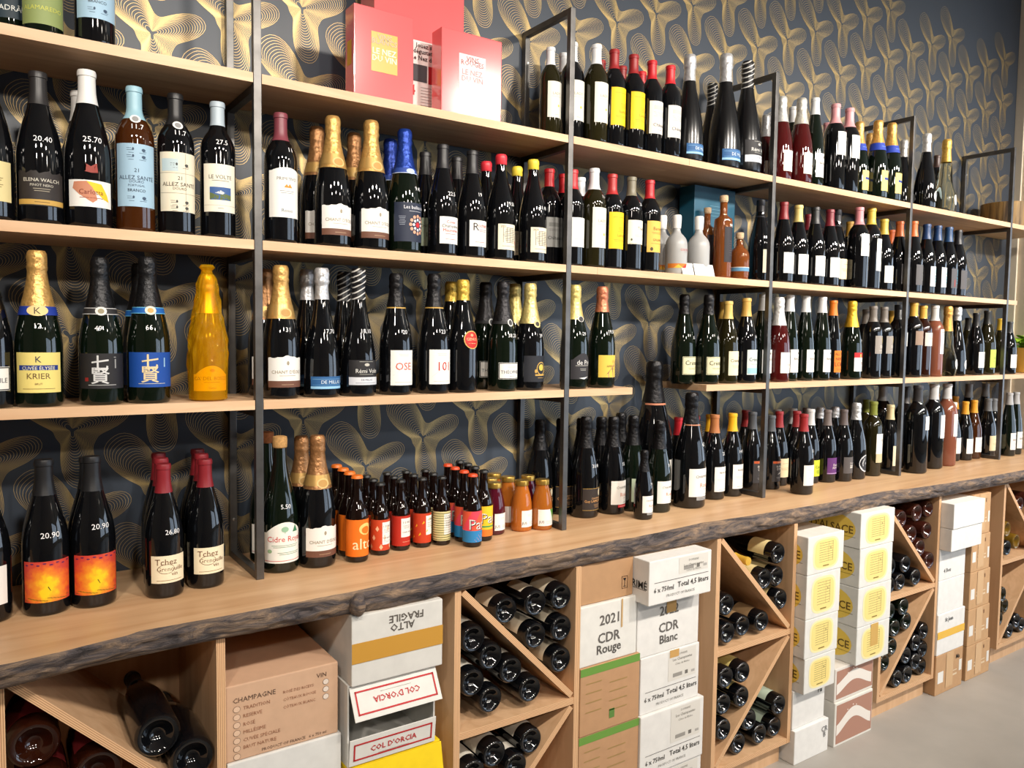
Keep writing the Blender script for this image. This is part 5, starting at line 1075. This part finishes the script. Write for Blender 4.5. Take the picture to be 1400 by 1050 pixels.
def champ_art(W, H):
    l, top = -W/2, H
    it = [('t', 'CHAMPAGNE', l+.016, top-.034, .0112, INK, 'L'), ('t', 'VIN', W/2-.052, top-.022, .0108, INK, 'L')]
    for i, s in enumerate(('TRADITION', 'RESERVE', 'ROSÉ', 'MILLÉSIME', 'CUVÉE SPÉCIALE', 'BRUT NATURE', '')):
        z = top-.054-i*.0176
        it += [('o', l+.024, z, .0078, .0072, INK), ('o', l+.024, z, .0070, .0064, (222, 188, 160), .0013)]
        if s: it.append(('t', s, l+.038, z, .0080, (150, 100, 72), 'L'))
    for i, s in enumerate(('ROSÉ DES RICEYS', 'CÔTEAUX ROUGE', 'CÔTEAUX BLANC')):
        z = top-.040-i*.0175
        it += [('o', W/2-.030, z, .0074, .0070, INK), ('o', W/2-.030, z, .0066, .0062, (226, 210, 196), .0013), ('t', s, l+.126, z, .0066, (150, 100, 72), 'L')]
    it += [('t', 'x', W/2-.030, top-.040, .010, BK), ('t', 'PRODUCT OF FRANCE   6 x 750 ml', l+.078, .0105, .0070, INK, 'L')]
    return it
cb = (-0.115, 0.138, -0.340, -0.171, -0.165)
box_c = carton('wine_carton', 'kraft champagne box with checklist of circles, beside the rack', -.117, cb[1], cb[2], cb[3], cb[4], (206, 168, 138), .33, champ_art, group=G1)
zc0 = cb[2]
carton('wine_carton', 'plain white box directly under the kraft champagne box', -.115, cb[1]+.006, zc0-.262, zc0-.001, -.17, WHB, .33, group=G1)
carton('wine_carton', 'plain white box at floor level under the kraft champagne box', -.115, cb[1]+.004, -.93, zc0-.263, -.165, WHB, .33, group=G1)
ab = (0.157, 0.396, -0.225, -0.056, -0.200)
AL = carton('wine_carton', 'white box with upside-down fragile lettering and brown tape', ab[0], ab[1], ab[2], -.0585, ab[4], (214, 212, 206), .36,
    lambda W, H: [('tape', -W/2, W/2, .054, .102, (196, 146, 62)), ('t', 'FRAGILE', .02, .142, .018, (90, 84, 78), 180), ('t', 'ALTO', .01, .121, .018, (90, 84, 78), 180)], group=G1)
# open box with printed flaps
ob = (0.153, 0.384, -0.422, -0.226, -0.185)
def open_box(x0, x1, z0, z1, yf):
    W, H, D = x1-x0, z1-z0, .34
    t = thing('open_wine_carton', 'opened white box with red-bordered printed flaps hanging out', 'box', ((x0+x1)/2, yf, CT+z0), group=G1)
    m = mat('cardboard', (222, 220, 214), .75, noise_amt=.06, noise_scale=30); k = .004
    for nm, s, l in (('carton_wall', (k, D, H), (-W/2+k/2, D/2, 0)), ('carton_wall', (k, D, H), (W/2-k/2, D/2, 0)), ('carton_wall', (W-2*k, D, k), (0, D/2, 0)), ('carton_wall', (W-2*k, D, k), (0, D/2, H-k)), ('carton_wall', (W-2*k, k, H-2*k), (0, D-k/2, k))):
        link(nm, box_mesh(*s), m, t, l)
    def flap(h, rx, z, flip, ztxt):
        me = box_mesh(W-.004, .003, h, .001)
        if flip: me.transform(Matrix.Translation((0, 0, -h)))
        f = link('flap', me, m, t, (0, -.003, z), (rx, 0, 0))
        dz = -h if flip else 0
        R2 = (186, 40, 44); e = .012; q = W/2-e
        its = [('b2', -q, q, e, e+.004, R2), ('b2', -q, q, h-e-.004, h-e, R2), ('b2', -q, -q+.004, e, h-e, R2), ('b2', q-.004, q, e, h-e, R2)]
        its += [('t', "COL D'ORCIA", 0, h*.5, .014, R2, 180 if flip else 0), ('b2', -.04, .04, h*.5-.016 if not flip else h*.5+.015, h*.5-.0152 if not flip else h*.5+.0158, (150, 140, 130))]
        its = [(q[0], q[1], q[2], q[3]+dz, q[4]+dz, q[5]) if q[0] == 'b2' else (q[0], q[1], q[2], q[3]+dz)+tuple(q[4:]) for q in its]
        art(f, its, -.0016)
    return t, flap, H
t, flap, H = open_box(ob[0], ob[1], ob[2], ab[2]-.001, ob[4])
flap(.078, math.radians(-30), H-.004, True, 0)
flap(.066, math.radians(6), .002, False, 0)
yb_ = (0.152, 0.400, -0.591, -0.381, -0.190)
YW = (240, 206, 18)
yw = carton('wine_carton', 'yellow box under the opened red-bordered box', yb_[0], yb_[1], ob[2]-.25, ob[2]-.001, -.185, YW, .34, group=G1)
fm = box_mesh(yb_[1]-yb_[0], .003, .13, .001); fm.transform(Matrix.Translation((0, 0, -.13)))
fl = link('flap', fm, mat('cardboard', YW, .75, noise_amt=.06, noise_scale=30), yw, (0, -.004, .246), (math.radians(-12), 0, 0))
link('lettering', flat_mesh(([(-a, -b-.062) for a, b in text2d('ELENA WALCH', .015)[0]], text2d('ELENA WALCH', .015)[1]), -.0022), ink((120, 96, 10)), fl)
carton('wine_carton', 'plain white box at floor level under the yellow box', yb_[0], yb_[1], -.93, ob[2]-.251, -.18, WHB, .34, group=G1)
# --- between second and third rack
G2 = 'boxes stacked between the 2021 rack and the next'
k1 = (0.863, 1.070, -0.176, -0.050, -0.165)
carton('wine_carton', 'brown kraft box with a small fragile symbol on top of its stack',   .858, k1[1]-.004, k1[2], -.0585, k1[4], KR2, .33, lambda W, H: [('b2', W/2-.045, W/2-.0435, .025, .062, (90, 60, 40)), ('b2', W/2-.0235, W/2-.022, .025, .062, (90, 60, 40)), ('b2', W/2-.045, W/2-.022, .0605, .062, (90, 60, 40)), ('b2', W/2-.045, W/2-.022, .025, .0265, (90, 60, 40)), ('p', [(W/2-.040, .056), (W/2-.027, .056), (W/2-.0325, .046)], BK), ('b2', W/2-.0345, W/2-.0325, .032, .047, BK), ('b2', W/2-.039, W/2-.028, .030, .032, BK)], group=G2)
k2 = (0.856, 1.076, -0.353, -0.177, -0.175)
def cdr(yr, nm):
    return lambda W, H: [('t', yr, .0, H-.050, .030, (96, 92, 88)), ('t', 'CDR', .0, H-.103, .030, (96, 92, 88)), ('t', nm, .0, H-.140, .027, (86, 82, 78))]
carton('wine_carton', 'white box printed 2021 CDR Rouge', .858, k2[1], k2[2], k2[3], k2[4], (224, 222, 216), .33, lambda W, H: cdr('2021', 'Rouge')(W, H)+[('tape', .045, .051, H-.085, H-.0, (196, 160, 110))], group=G2)
GRN = (104, 148, 62)
k3 = (0.855, 1.088, -0.555, -0.347, -0.180)
gart = lambda W, H: [('b', -W/2, W/2, H-.024, H-.001, GRN)]+[('b2', -W/2+.02+(i % 2)*.09, -W/2+.08+(i % 2)*.10, H-.05-i*.014, H-.047-i*.014, (160, 132, 80)) for i in range(8)]+[('b2', -.004, .016, .03, .058, (90, 130, 60)), ('p', [(-.001, .054), (.013, .054), (.006, .042)], (226, 220, 180))]
carton('wine_carton', 'kraft box with green top band directly under the 2021 box', .858, k3[1], k3[2], k2[2]-.001, k3[4], (186, 144, 106), .33, gart, group=G2)
carton('wine_carton', 'kraft box with green top band, lower of the two', .858, k3[1]+.004, k3[2]-.205, k3[2]-.001, -.178, (186, 144, 106), .33, gart, group=G2)
carton('wine_carton', 'kraft box at floor level under the green-banded boxes', .858, k3[1], -.93, k3[2]-.206, -.175, (186, 144, 106), .33, gart, group=G2)
def six(W, H):
    return [('t', '6 x 750ml', -W*.27, .044, .0150, (84, 82, 80)), ('t', 'Total 4,5 liters', W*.2, .046, .0165, (70, 68, 66)), ('t', 'PRODUCT OF FRANCE', .0, .021, .0085, (130, 128, 124)), ('b2', -W*.42, W*.45, .0655, .067, (80, 78, 76)),
            ('b', -.01, W*.44, .078, H-.006, (216, 212, 204)), ('t', 'DOMAINE', W*.2, H-.018, .007, (150, 146, 140)), ('t', 'Les Champauvins', W*.2, H-.034, .009, (110, 106, 100)), ('t', 'Côtes du Rhône', W*.2, H-.048, .007, (130, 126, 120)),
            ('b2', W*.04, W*.2, .088, .1, (150, 146, 140)), ('b2', W*.25, W*.3, .088, .1, (110, 106, 100)), ('b2', W*.36, W*.42, .088, .096, (170, 166, 160))]
w1 = (1.069, 1.335, -0.196, -0.018, -0.230)
carton('wine_carton', 'white 750ml box jutting out under the bark edge', w1[0], w1[1], w1[2], -.0625, w1[4], (228, 226, 222), .36, six, group=G2, side=lambda D, H: [('t', 'CRIMÉ', D-.05, .06, .022, (40, 40, 40)), ('b', D-.09, D-.012, .043, .0445, (40, 40, 40))])
w2 = (1.082, 1.349, -0.378, -0.212, -0.172)
carton('wine_carton', 'white box printed 2022 CDR Blanc', w2[0], w2[1], w2[2], w1[2]-.001, w2[4], (226, 224, 220), .33, lambda W, H: cdr('2022', 'Blanc')(W, H)+[('tape', -.012, .03, H-.06, H, (200, 158, 96))], group=G2)
w3 = (1.097, 1.353, -0.556, -0.380, -0.175)
carton('wine_carton', 'white 750ml box directly under the 2022 box', w3[0], w3[1], w3[2], w2[2]-.001, w3[4], (226, 224, 220), .33, lambda W, H: six(W, H)+[('tape', -.005, .035, H-.024, H, (200, 158, 96))], group=G2)
w4 = (1.093, 1.370, -0.751, -0.554, -0.185)
carton('wine_carton', 'white 750ml box third from the floor below the 2022 box', w4[0], w4[1], w4[2], w3[2]-.001, w4[4], (226, 224, 220), .33, six, group=G2)
carton('wine_carton', 'white 750ml box second from the floor below the 2022 box', w4[0], w4[1], w4[2]-.2, w4[2]-.001, -.18, (226, 224, 220), .33, six, group=G2)
if w4[2]-.2 > -.90: carton('wine_carton', 'white box at floor level below the 2022 box', w4[0], w4[1], -.93, w4[2]-.201, -.18, (226, 224, 220), .33, six, group=G2)
# --- yellow printed boxes
G3 = 'yellow-printed boxes stacked beside the rosé rack'
YL, YL2 = (238, 216, 136), (240, 228, 172)
def als(W, H):
    it = [('o', 0, H*.5, W*.36, H*.42, YL2, .0005, .55), ('o', 0, H*.5, W*.31, H*.37, YL, .0008, .5)]
    for i in range(9): it.append(('b2', -W*.19, W*.19, H*.78-i*H*.062, H*.78-i*H*.062+.0012, (110, 96, 50)))
    it += [('b2', W*.06, W*.064, H*.28, H*.80, (110, 96, 50)), ('b2', W*.18, W*.188, H*.28, H*.80, (110, 96, 50)), ('t', 'x', W*.12, H*.62, .012, (60, 50, 30)), ('b2', -.018, .018, H*.16, H*.19, (130, 110, 50))]
    return it
side_a = lambda D, H: [('o', D-.12, H*.5, .10, H*.42, (240, 206, 90)), ('t', "D'ALSACE", D-.12, H*.5, .030, (110, 84, 30)), ('b', D-.22, D-.02, H*.5-.028, H*.5-.0265, (110, 84, 30))]
prev = None
L1 = [(1.833, 2.056, -0.234, -0.098, -0.220), (1.837, 2.042, -0.393, -0.230, -0.220), (1.843, 2.038, -0.534, -0.380, -0.220), (1.848, 2.030, -0.663, -0.529, -0.220)]
names = ('topmost', 'second from top', 'third from top', 'lowest')
top = None
for i, b in enumerate(L1):
    z1 = b[3] if top is None else top-.001
    x0 = max(b[0], 1.843)
    carton('wine_carton', 'white box with yellow grid print, %s of stack against rack' % names[i], x0, b[1], b[2], z1, b[4], (222, 221, 216), .34, als, group=G3, side=side_a); top = b[2]
wb = (1.822, 2.043, -0.947, -0.806, -0.195)
carton('wine_carton', 'plain white box standing on floor under yellow-printed boxes', 1.842, wb[1], -.93, wb[3], -.195, (230, 229, 226), .34, lambda W, H: [('t', 'CR', W*.38, H*.72, .02, (120, 120, 120)), ('t', 'B', W*.38, H*.55, .02, (120, 120, 120))], group=G3)
carton('wine_carton', 'plain white box between floor box and yellow-printed boxes', 1.842, wb[1]-.012, wb[3]+.001, top-.001, -.182, (226, 225, 222), .34, lambda W, H: [('t', 'Pa', W*.34, H*.8, .02, (70, 70, 70))], group=G3)
R1 = [(2.161, 2.394, -0.185, -0.051, -0.220), (2.164, 2.383, -0.334, -0.184, -0.220), (2.163, 2.385, -0.486, -0.328, -0.220), (2.164, 2.383, -0.631, -0.479, -0.220)]
top = None
for i, b in enumerate(R1):
    z1 = b[3] if top is None else top-.001
    ex = (lambda W, H: als(W, H)+[('tape', -.02, .03, H*.4, H, (206, 166, 90))]) if i == 3 else als
    carton('wine_carton', 'white box with yellow grid print, %s of stack by rosé rack' % names[i], b[0], min(b[1], 2.388), b[2], z1, b[4], (222, 221, 216), .34, ex, group=G3, side=side_a); top = b[2]
PINK = (172, 128, 110)
def wavy(W, H):
    n = 14; pts = []; f = lambda u: H*(.50+.16*math.sin(u*5.2-1.0))
    v = [(-W/2+.012+(W-.024)*i/n, f(i/n)+.02) for i in range(n+1)]+[(-W/2+.012+(W-.024)*i/n, f(i/n)-.02) for i in range(n, -1, -1)]
    it = [('b', -W/2+.01, W/2-.004, .01, H-.01, PINK)]
    for i in range(n): it.append(('p', [v[2*n+1-i], v[2*n-i], v[i+1], v[i]], (232, 226, 218)))
    it += [('o', -W*.2+((i*37) % 11)*.007, H*.72+((i*23) % 9)*.006-.03, .0028, .0028, (236, 226, 216)) for i in range(9)]
    return it
pk = (2.074, 2.321, -0.924, -0.761, -0.200)
p2x0, p2x1 = max(pk[0], wb[1]+.004), pk[1]
carton('wine_carton', 'dusty pink box with white wave standing on the floor', p2x0, p2x1, -.93, pk[3], -.20, (226, 222, 214), .34, wavy, group=G3)
carton('wine_carton', 'dusty pink box with white wave, upper of the pair', p2x0, p2x1+.004, pk[3]+.001, top-.001, -.195, (222, 216, 208), .34, wavy, group=G3)
# --- far stacks
G4 = 'boxes stacked between the two far racks'
WB2 = (230, 229, 226)
xa, xb = 2.826, (2.818, 3.055, -0.916, -0.755, -0.185)[1]
zs = [-.93, -.715, -.60, -.50, -.40, -.285, -.175, -.075]
zk = [(2.818, 3.055, -0.916, -0.755, -0.185)[3], (2.808, 3.032, -0.711, -0.575, -0.185)[3], (2.807, 3.002, -0.538, -0.430, -0.185)[3], (2.795, 2.995, -0.461, -0.292, -0.185)[3], (2.730, 2.968, -0.280, -0.195, -0.220)[3], (2.726, 2.969, -0.223, -0.087, -0.220)[3]]
carton('wine_carton', 'kraft box with white square label at the foot of white stack', xa, xb, -.93, zk[0], -.185, (190, 150, 110), .34, lambda W, H: [('b', -W*.42, -W*.22, .05, .10, (230, 228, 222)), ('b', W*.36, W*.46, .07, .12, (226, 222, 214)), ('b2', -W*.12, W*.28, .06, .068, (220, 200, 170)), ('b2', -W*.12, W*.28, .08, .084, (220, 200, 170)), ('tape', -.03, .03, .02, H, (206, 168, 124)), ('t', 'Ma', W*.3, H*.8, .02, (60, 50, 40))], group=G4)
carton('wine_carton', 'white box with yellow tape band on the kraft box', xa, xb, zk[0]+.001, zk[1], -.185, WB2, .34, lambda W, H: [('tape', -W/2, W/2, H*.40, H*.58, (232, 184, 66)), ('t', 'St Jean', -W*.1, H*.82, .018, (90, 90, 90))], group=G4)
carton('wine_carton', 'plain white box above the yellow-taped box', xa, xb-.01, zk[1]+.001, zk[2], -.18, WB2, .34, None, group=G4)
carton('wine_carton', 'white box with faint handwriting, middle of white stack', xa, xb-.01, zk[2]+.001, zk[3], -.18, WB2, .34, lambda W, H: [('t', '4 Bou', -W*.2, H*.3, .018, (110, 110, 110))], group=G4)
carton('wine_carton', 'white box second from top of the white stack', xa, xb+.03, zk[3]+.001, zk[4], -.225, WB2, .34, None, group=G4)
carton('wine_carton', 'white box topmost of the white stack', xa, xb+.035, zk[4]+.001, zk[5], -.23, WB2, .34, None, group=G4)
kb = [(3.053, 3.313, -0.920, -0.773, -0.182), (3.028, 3.291, -0.759, -0.605, -0.182), (3.005, 3.280, -0.602, -0.436, -0.182), (2.992, 3.264, -0.429, -0.270, -0.182), (3.015, 3.251, -0.276, -0.116, -0.190)]
prevz = -.93
kn = ('standing on the floor', 'second from the floor', 'third from the floor', 'second from top', 'topmost')
for i, b in enumerate(kb):
    z1 = b[3] if i < 4 else -.085
    carton('wine_carton', 'kraft box with white square label, %s of kraft stack' % kn[i], max(b[0], xb+.04), min(b[1], 3.386), prevz+(.001 if i else 0), z1, -.182, (196, 156, 114), .34,
        lambda W, H: [('b', -W*.44, -W*.26, .045, .092, (230, 228, 222)), ('b', W*.36, W*.46, .05, .10, (226, 222, 214)), ('b2', -W*.18, W*.28, .052, .060, (222, 200, 168)), ('b2', -W*.18, W*.28, .07, .074, (222, 200, 168)), ('tape', -.028, .028, .015, H, (212, 174, 130)), ('b2', W*.2, W*.24, H*.78, H*.88, (120, 84, 56))], group=G4)
    prevz = z1
# ------------------------------------------------------------------ bottles lying in the racks
def lying(x, z, rackname, glass='black', lab=(226, 214, 186), neck_out=False, cap=(30, 30, 32), roll=0.0, kind='burg', y=None, s=.90):
    pass
    t = thing('wine_bottle', '%s lying base-out in %s' % ('dark wine bottle' if glass == 'black' else {'rose': 'rosé bottle', 'rosed': 'rosé bottle', 'green': 'green glass bottle', 'brown': 'brown glass bottle', 'pink': 'pale rosé bottle', 'olive': 'olive glass bottle', 'gold': 'golden wine bottle'}[glass], rackname), 'bottle',
              (x, CF+.012+random.uniform(-.004, .01) if y is None else y, CT+z), (0, 0, 0), 'bottles lying in the ' + rackname.split(',')[0])
    t.rotation_euler = Matrix((( math.cos(roll), 0, math.sin(roll)), (0, 1, 0), (-math.sin(roll), 0, math.cos(roll)))).to_4x4().to_euler()
    e = (-PI/2, 0, 0) if not neck_out else (PI/2, 0, 0)
    off = (0, 0, 0) if not neck_out else (0, .29, 0)
    o = link('glass', glass_mesh(kind), GLASS[glass], t, off, e); o.scale = (s, s, s)
    c = link('capsule', cap_mesh(kind, 'cap'), cap_mat(cap, 'cap'), t, off, e); c.scale = (s, s, s)
    if lab:
        key = ('lyl', kind, lab)
        if key not in _mesh: _mesh[key] = wrap(kind, rect2d(-52, 52, 40, 116, 22, 2), .4)
        l = link('label', _mesh[key], paper(lab), t, off, e); l.scale = (s, s, s)
    if neck_out: t['label'] = 'gold capped wine bottle lying neck-out in %s' % rackname
    return t
RANK = ('lowest', 'second lowest', 'third lowest', 'fourth lowest', 'fifth lowest', 'sixth lowest', 'seventh lowest', 'highest')
def rack(idx, name, groups):
    for wedge, glass, lab, pts in groups:
        order = sorted(pts, key=lambda q: q[1])
        for p in pts:
            o = lying(p[0], p[1], name, glass, lab, neck_out=(idx == 2 and glass == 'olive'), cap=(206, 164, 60) if glass == 'olive' else (30, 30, 32), roll=random.uniform(-.5, .5), s=1.1 if idx == 0 else .90)
            i = order.index(p); rk = RANK[i] if i < len(pts)-1 else 'highest'
            kind = o['label'].split(' lying ')[0]; how = 'neck-out' if 'neck-out' in o['label'] else 'base-out'
            o['label'] = '%s lying %s, %s in %s wedge, %s' % (kind, how, rk, wedge, name) if len(pts) > 1 else '%s lying %s in %s wedge, %s' % (kind, how, wedge, name)
Q = lambda s: s
rack(0, 'rack beside champagne box', [('upper right', 'black', None, [(-0.249, -0.244), (-0.183, -0.309)]), ('upper left', 'brown', (110, 24, 26), [(-0.467, -0.200), (-0.360, -0.286), (-0.452, -0.291)])])
rack(1, 'rack beside the Rouge box', [
 ('upper right', 'black', (214, 200, 176), [(0.615, -0.143), (0.706, -0.136), (0.795, -0.135), (0.710, -0.230), (0.798, -0.226), (0.799, -0.318)]),
 ('upper left', 'black', (226, 220, 206), [(0.511, -0.197), (0.567, -0.257), (0.632, -0.309), (0.691, -0.374), (0.512, -0.316), (0.569, -0.376)]),
 ('lower left', 'black', (226, 220, 206), [(0.700, -0.524), (0.581, -0.528), (0.647, -0.578), (0.511, -0.557)])])
rack(2, 'rack beside the Blanc box', [
 ('upper right', 'olive', None, [(1.615, -0.164)]),
 ('upper right', 'black', (226, 206, 150), [(1.753, -0.153), (1.686, -0.233), (1.762, -0.238), (1.774, -0.320)]),
 ('upper left', 'black', (150, 120, 84), [(1.494, -0.288), (1.499, -0.383), (1.589, -0.381), (1.681, -0.381)]),
 ('lower left', 'black', (226, 206, 130), [(1.583, -0.537), (1.500, -0.536), (1.583, -0.623), (1.503, -0.632), (1.494, -0.713)]),
 ('lower right', 'black', (190, 206, 186), [(1.784, -0.702), (1.781, -0.787), (1.694, -0.787), (1.630, -0.718), (1.582, -0.790)])])
rack(3, 'rosé rack', [
 ('upper right', 'rosed', None, [(2.553, -0.130), (2.658, -0.115), (2.767, -0.114), (2.637, -0.204), (2.755, -0.204), (2.701, -0.269), (2.767, -0.332)]),
 ('upper left', 'black', None, [(2.474, -0.313), (2.597, -0.322), (2.478, -0.391), (2.569, -0.393), (2.673, -0.388)]),
 ('lower left', 'green', None, [(2.483, -0.498), (2.585, -0.497), (2.543, -0.582), (2.618, -0.566), (2.524, -0.656), (2.469, -0.709)]),
 ('lower right', 'black', None, [(2.767, -0.639), (2.700, -0.675), (2.767, -0.718), (2.636, -0.717), (2.701, -0.756), (2.767, -0.794), (2.559, -0.794), (2.635, -0.794)])])
rack(4, 'far rack', [
 ('upper right', 'rosed', None, [(3.605, -0.184), (3.696, -0.174)]), ('upper left', 'gold', None, [(3.480, -0.291), (3.578, -0.364)]), ('upper left', 'black', None, [(3.471, -0.378)]),
 ('lower left', 'olive', None, [(3.468, -0.604), (3.507, -0.668), (3.453, -0.722)]), ('lower right', 'black', None, [(3.616, -0.759), (3.549, -0.794), (3.684, -0.794)])])
# ------------------------------------------------------------------ red boxes on the top shelf
REDB = mat('glossy_red_card', (222, 96, 98), .18, coat=.6)
ZA = 1.187
def red_box(x0, x1, z1, y0, dep, desc, panel, lines, tcol, spine=None):
    W, H = x1-x0, z1-ZA
    t = thing('gift_box', desc, 'box', ((x0+x1)/2, y0, CT+ZA), (0, 0, 0), 'red boxes on the top shelf')
    link('box_body', box_mesh(W, dep, H, .0025), REDB, t, (0, dep/2, 0))
    if panel: link('title_panel', flat_mesh(rect2d(-W*.22, W*.22, H*.30, H*.74), -.0006), paper(panel, .3), t)
    by = [shift(text2d(s, sz), 0, H*z) for s, z, sz in lines]
    for i, q in enumerate(by): link('lettering', flat_mesh(q, -.0012), ink(tcol if i > 1 else tuple(int(k*.72) for k in tcol)), t)
    if spine: link('spine_print', pymesh('spine', [(-W/2-.0006, dep*.25, H*.35), (-W/2-.0006, dep*.75, H*.35), (-W/2-.0006, dep*.75, H*.62), (-W/2-.0006, dep*.25, H*.62)], [(0, 3, 2, 1)]), paper(spine), t)
    return t
ra = (0.250, 0.415, 1.189, 1.409, 0.012)
rb = (0.498, 0.690, 1.189, 1.408, 0.012)
red_box(ra[0], ra[1], ra[3], .012, .055, 'glossy red box with gold-yellow title panel on top shelf', (212, 160, 58), (('VINS', .69, .014), ('BLANCS', .64, .014), ('LE NEZ', .53, .015), ('DU VIN', .45, .015)), (255, 240, 206), (212, 160, 58))
red_box(rb[0], rb[1], rb[3], .012, .055, 'glossy red box with pale pink title panel on top shelf', (244, 206, 206), (('VINS', .69, .014), ('ROUGES', .64, .014), ('LE NEZ', .53, .015), ('DU VIN', .45, .015)), (226, 150, 150))
rc = (0.351, 0.627, 1.236, 1.586, 0.115)
big = red_box(rc[0], rc[1], ZA+.50, .115, .09, 'tall red box with printed white back panel behind the small ones', None, (), BK)
W = rc[1]-rc[0]
pan = link('back_print', flat_mesh(rect2d(-W*.30, W*.48, .004, .21), -.0008), paper((236, 228, 224), .3), big)
its = [('t', 'Jouez sans', .02, .196, .0125, (70, 40, 44)), ('t', 'dégustations', .02, .180, .0125, (70, 40, 44)), ('t', 'Le Nez du Vin', .02, .164, .0125, (70, 40, 44)), ('b', -.03, .02, .10, .146, (70, 68, 72)), ('b', .024, .045, .098, .146, (190, 40, 46)), ('b', -.06, -.034, .10, .146, (232, 196, 90)), ('t', '54', -.035, .075, .028, (196, 60, 60))]
its += [('b2', .0, .06, .085-i*.008, .0862-i*.008, (150, 140, 140)) for i in range(9)]
art(big, its, -.0012)
# ------------------------------------------------------------------ small things
teal = (1.641, 1.864, 1.014, 1.153, 0.165)
tb = thing('gift_box', 'dark teal whisky box behind the amber bottles', 'box', ((teal[0]+teal[1])/2, .165, CT+.806))
TW_, TH_ = teal[1]-teal[0], teal[3]-.806
link('box_body', box_mesh(TW_, .075, TH_, .002), mat('teal_card', (26, 84, 108), .4), tb, (0, .0375, 0))
art(tb, [('b2', -.03, .03, TH_*.8-i*.012, TH_*.8-i*.012+.0015, (90, 140, 160)) for i in range(4)], 0)
for a, d in (((1.430, 1.485, 0.802, 0.833, 0.012), 'small white price card before the grey jug, jug side'), ((1.486, 1.583, 0.804, 0.834, 0.008), 'wider white price card before the whisky bottle')):
    t = thing('price_card', d, 'card', ((a[0]+a[1])/2, a[4], CT+.806), (0, 0, 0), 'price cards on the second shelf')
    w_ = a[1]-a[0]; m = paper((236, 234, 230))
    link('card_front', box_mesh(w_, .001, .042), m, t, (0, 0, 0), (-.28, 0, 0)); link('card_back', box_mesh(w_, .001, .042), m, t, (0, .024, 0), (.28, 0, 0))
    fr = link('handwriting', flat_mesh(join2d([rect2d(-w_*.3, w_*.3, .024, .0252), rect2d(-w_*.3, w_*.2, .017, .0182), rect2d(-w_*.3, w_*.1, .010, .0112)]), -.0008), ink((130, 130, 130)), t, (0, 0, 0), (-.28, 0, 0))
# wooden drum on the top shelf
dx = (3.913, 1.311)[0]
dr = thing('wooden_drum', 'weathered brown wooden drum at the end of the top shelf', 'drum', (dx, .115, CT+ZA))
DW = wood_mat('weathered_wood', (58, 40, 20), (176, 138, 76), (14, 14, 2.2), .6)
R = .112
n = 18
for i in range(n):
    a0, a1 = 2*PI*i/n+.006, 2*PI*(i+1)/n-.006; v = []
    for z in (0.0, .125):
        for r in (R-.014, R):
            for a in (a0, (a0+a1)/2, a1): v.append((r*math.cos(a), r*math.sin(a), z))
    f = [(3, 4, 10, 9), (4, 5, 11, 10), (0, 6, 7, 1), (1, 7, 8, 2), (6, 9, 10, 7), (7, 10, 11, 8), (0, 1, 4, 3), (1, 2, 5, 4), (0, 3, 9, 6), (2, 8, 11, 5)]
    link('stave', pymesh('stave', v, f), DW, dr)
link('drum_base', lathe([(0, .004), (R-.015, .004), (R-.015, .018), (0, .018)], 32), DW, dr)
link('drum_lid', lathe([(0, .105), (R-.015, .105), (R-.015, .118), (0, .119)], 32), DW, dr)
# plant in a gold pot on the third shelf, past the last frame
pxx = (4.170, 0.468)[0]
pl = thing('potted_plant', 'bright green leafy plant in gold pot past the last frame', 'plant', (pxx, .105, CT+.431))
link('pot', lathe([(0, 0), (.045, 0), (.052, .004), (.060, .13), (.062, .135), (.058, .135), (.054, .115), (0, .115)], 28), mat('gold_pot', (196, 150, 66), .35, .5), pl)
link('soil', lathe([(0, .118), (.0545, .118)], 20), mat('soil', (50, 38, 28), .95), pl)
LEAF = mat('bright_leaf', (156, 206, 48), .35)
random.seed(3)
for i in range(16):
    a = i*2.4+random.uniform(-.3, .3); el = .25+.07*(i % 8); ln = .110+.045*random.random(); wd = .034+.014*random.random()
    v, f = [], []; seg = 6
    for k in range(seg+1):
        u = k/seg; r = ln*u; z = r*math.tan(min(el, 1.1))*.75-.45*ln*u*u; hw = wd*math.sin(PI*min(.98, u**.75))+.001
        for s in (-1, 0, 1): v.append((r, s*hw, z+(.008*abs(s)*math.sin(PI*u))))
    for k in range(seg):
        for s in (0, 1):
            q = k*3+s; f.append((q, q+3, q+4, q+1))
    link('leaf', pymesh('leaf', v, f, True), LEAF, pl, (.012*math.cos(a), .012*math.sin(a), .125+.06*random.random()), (0, 0, a))
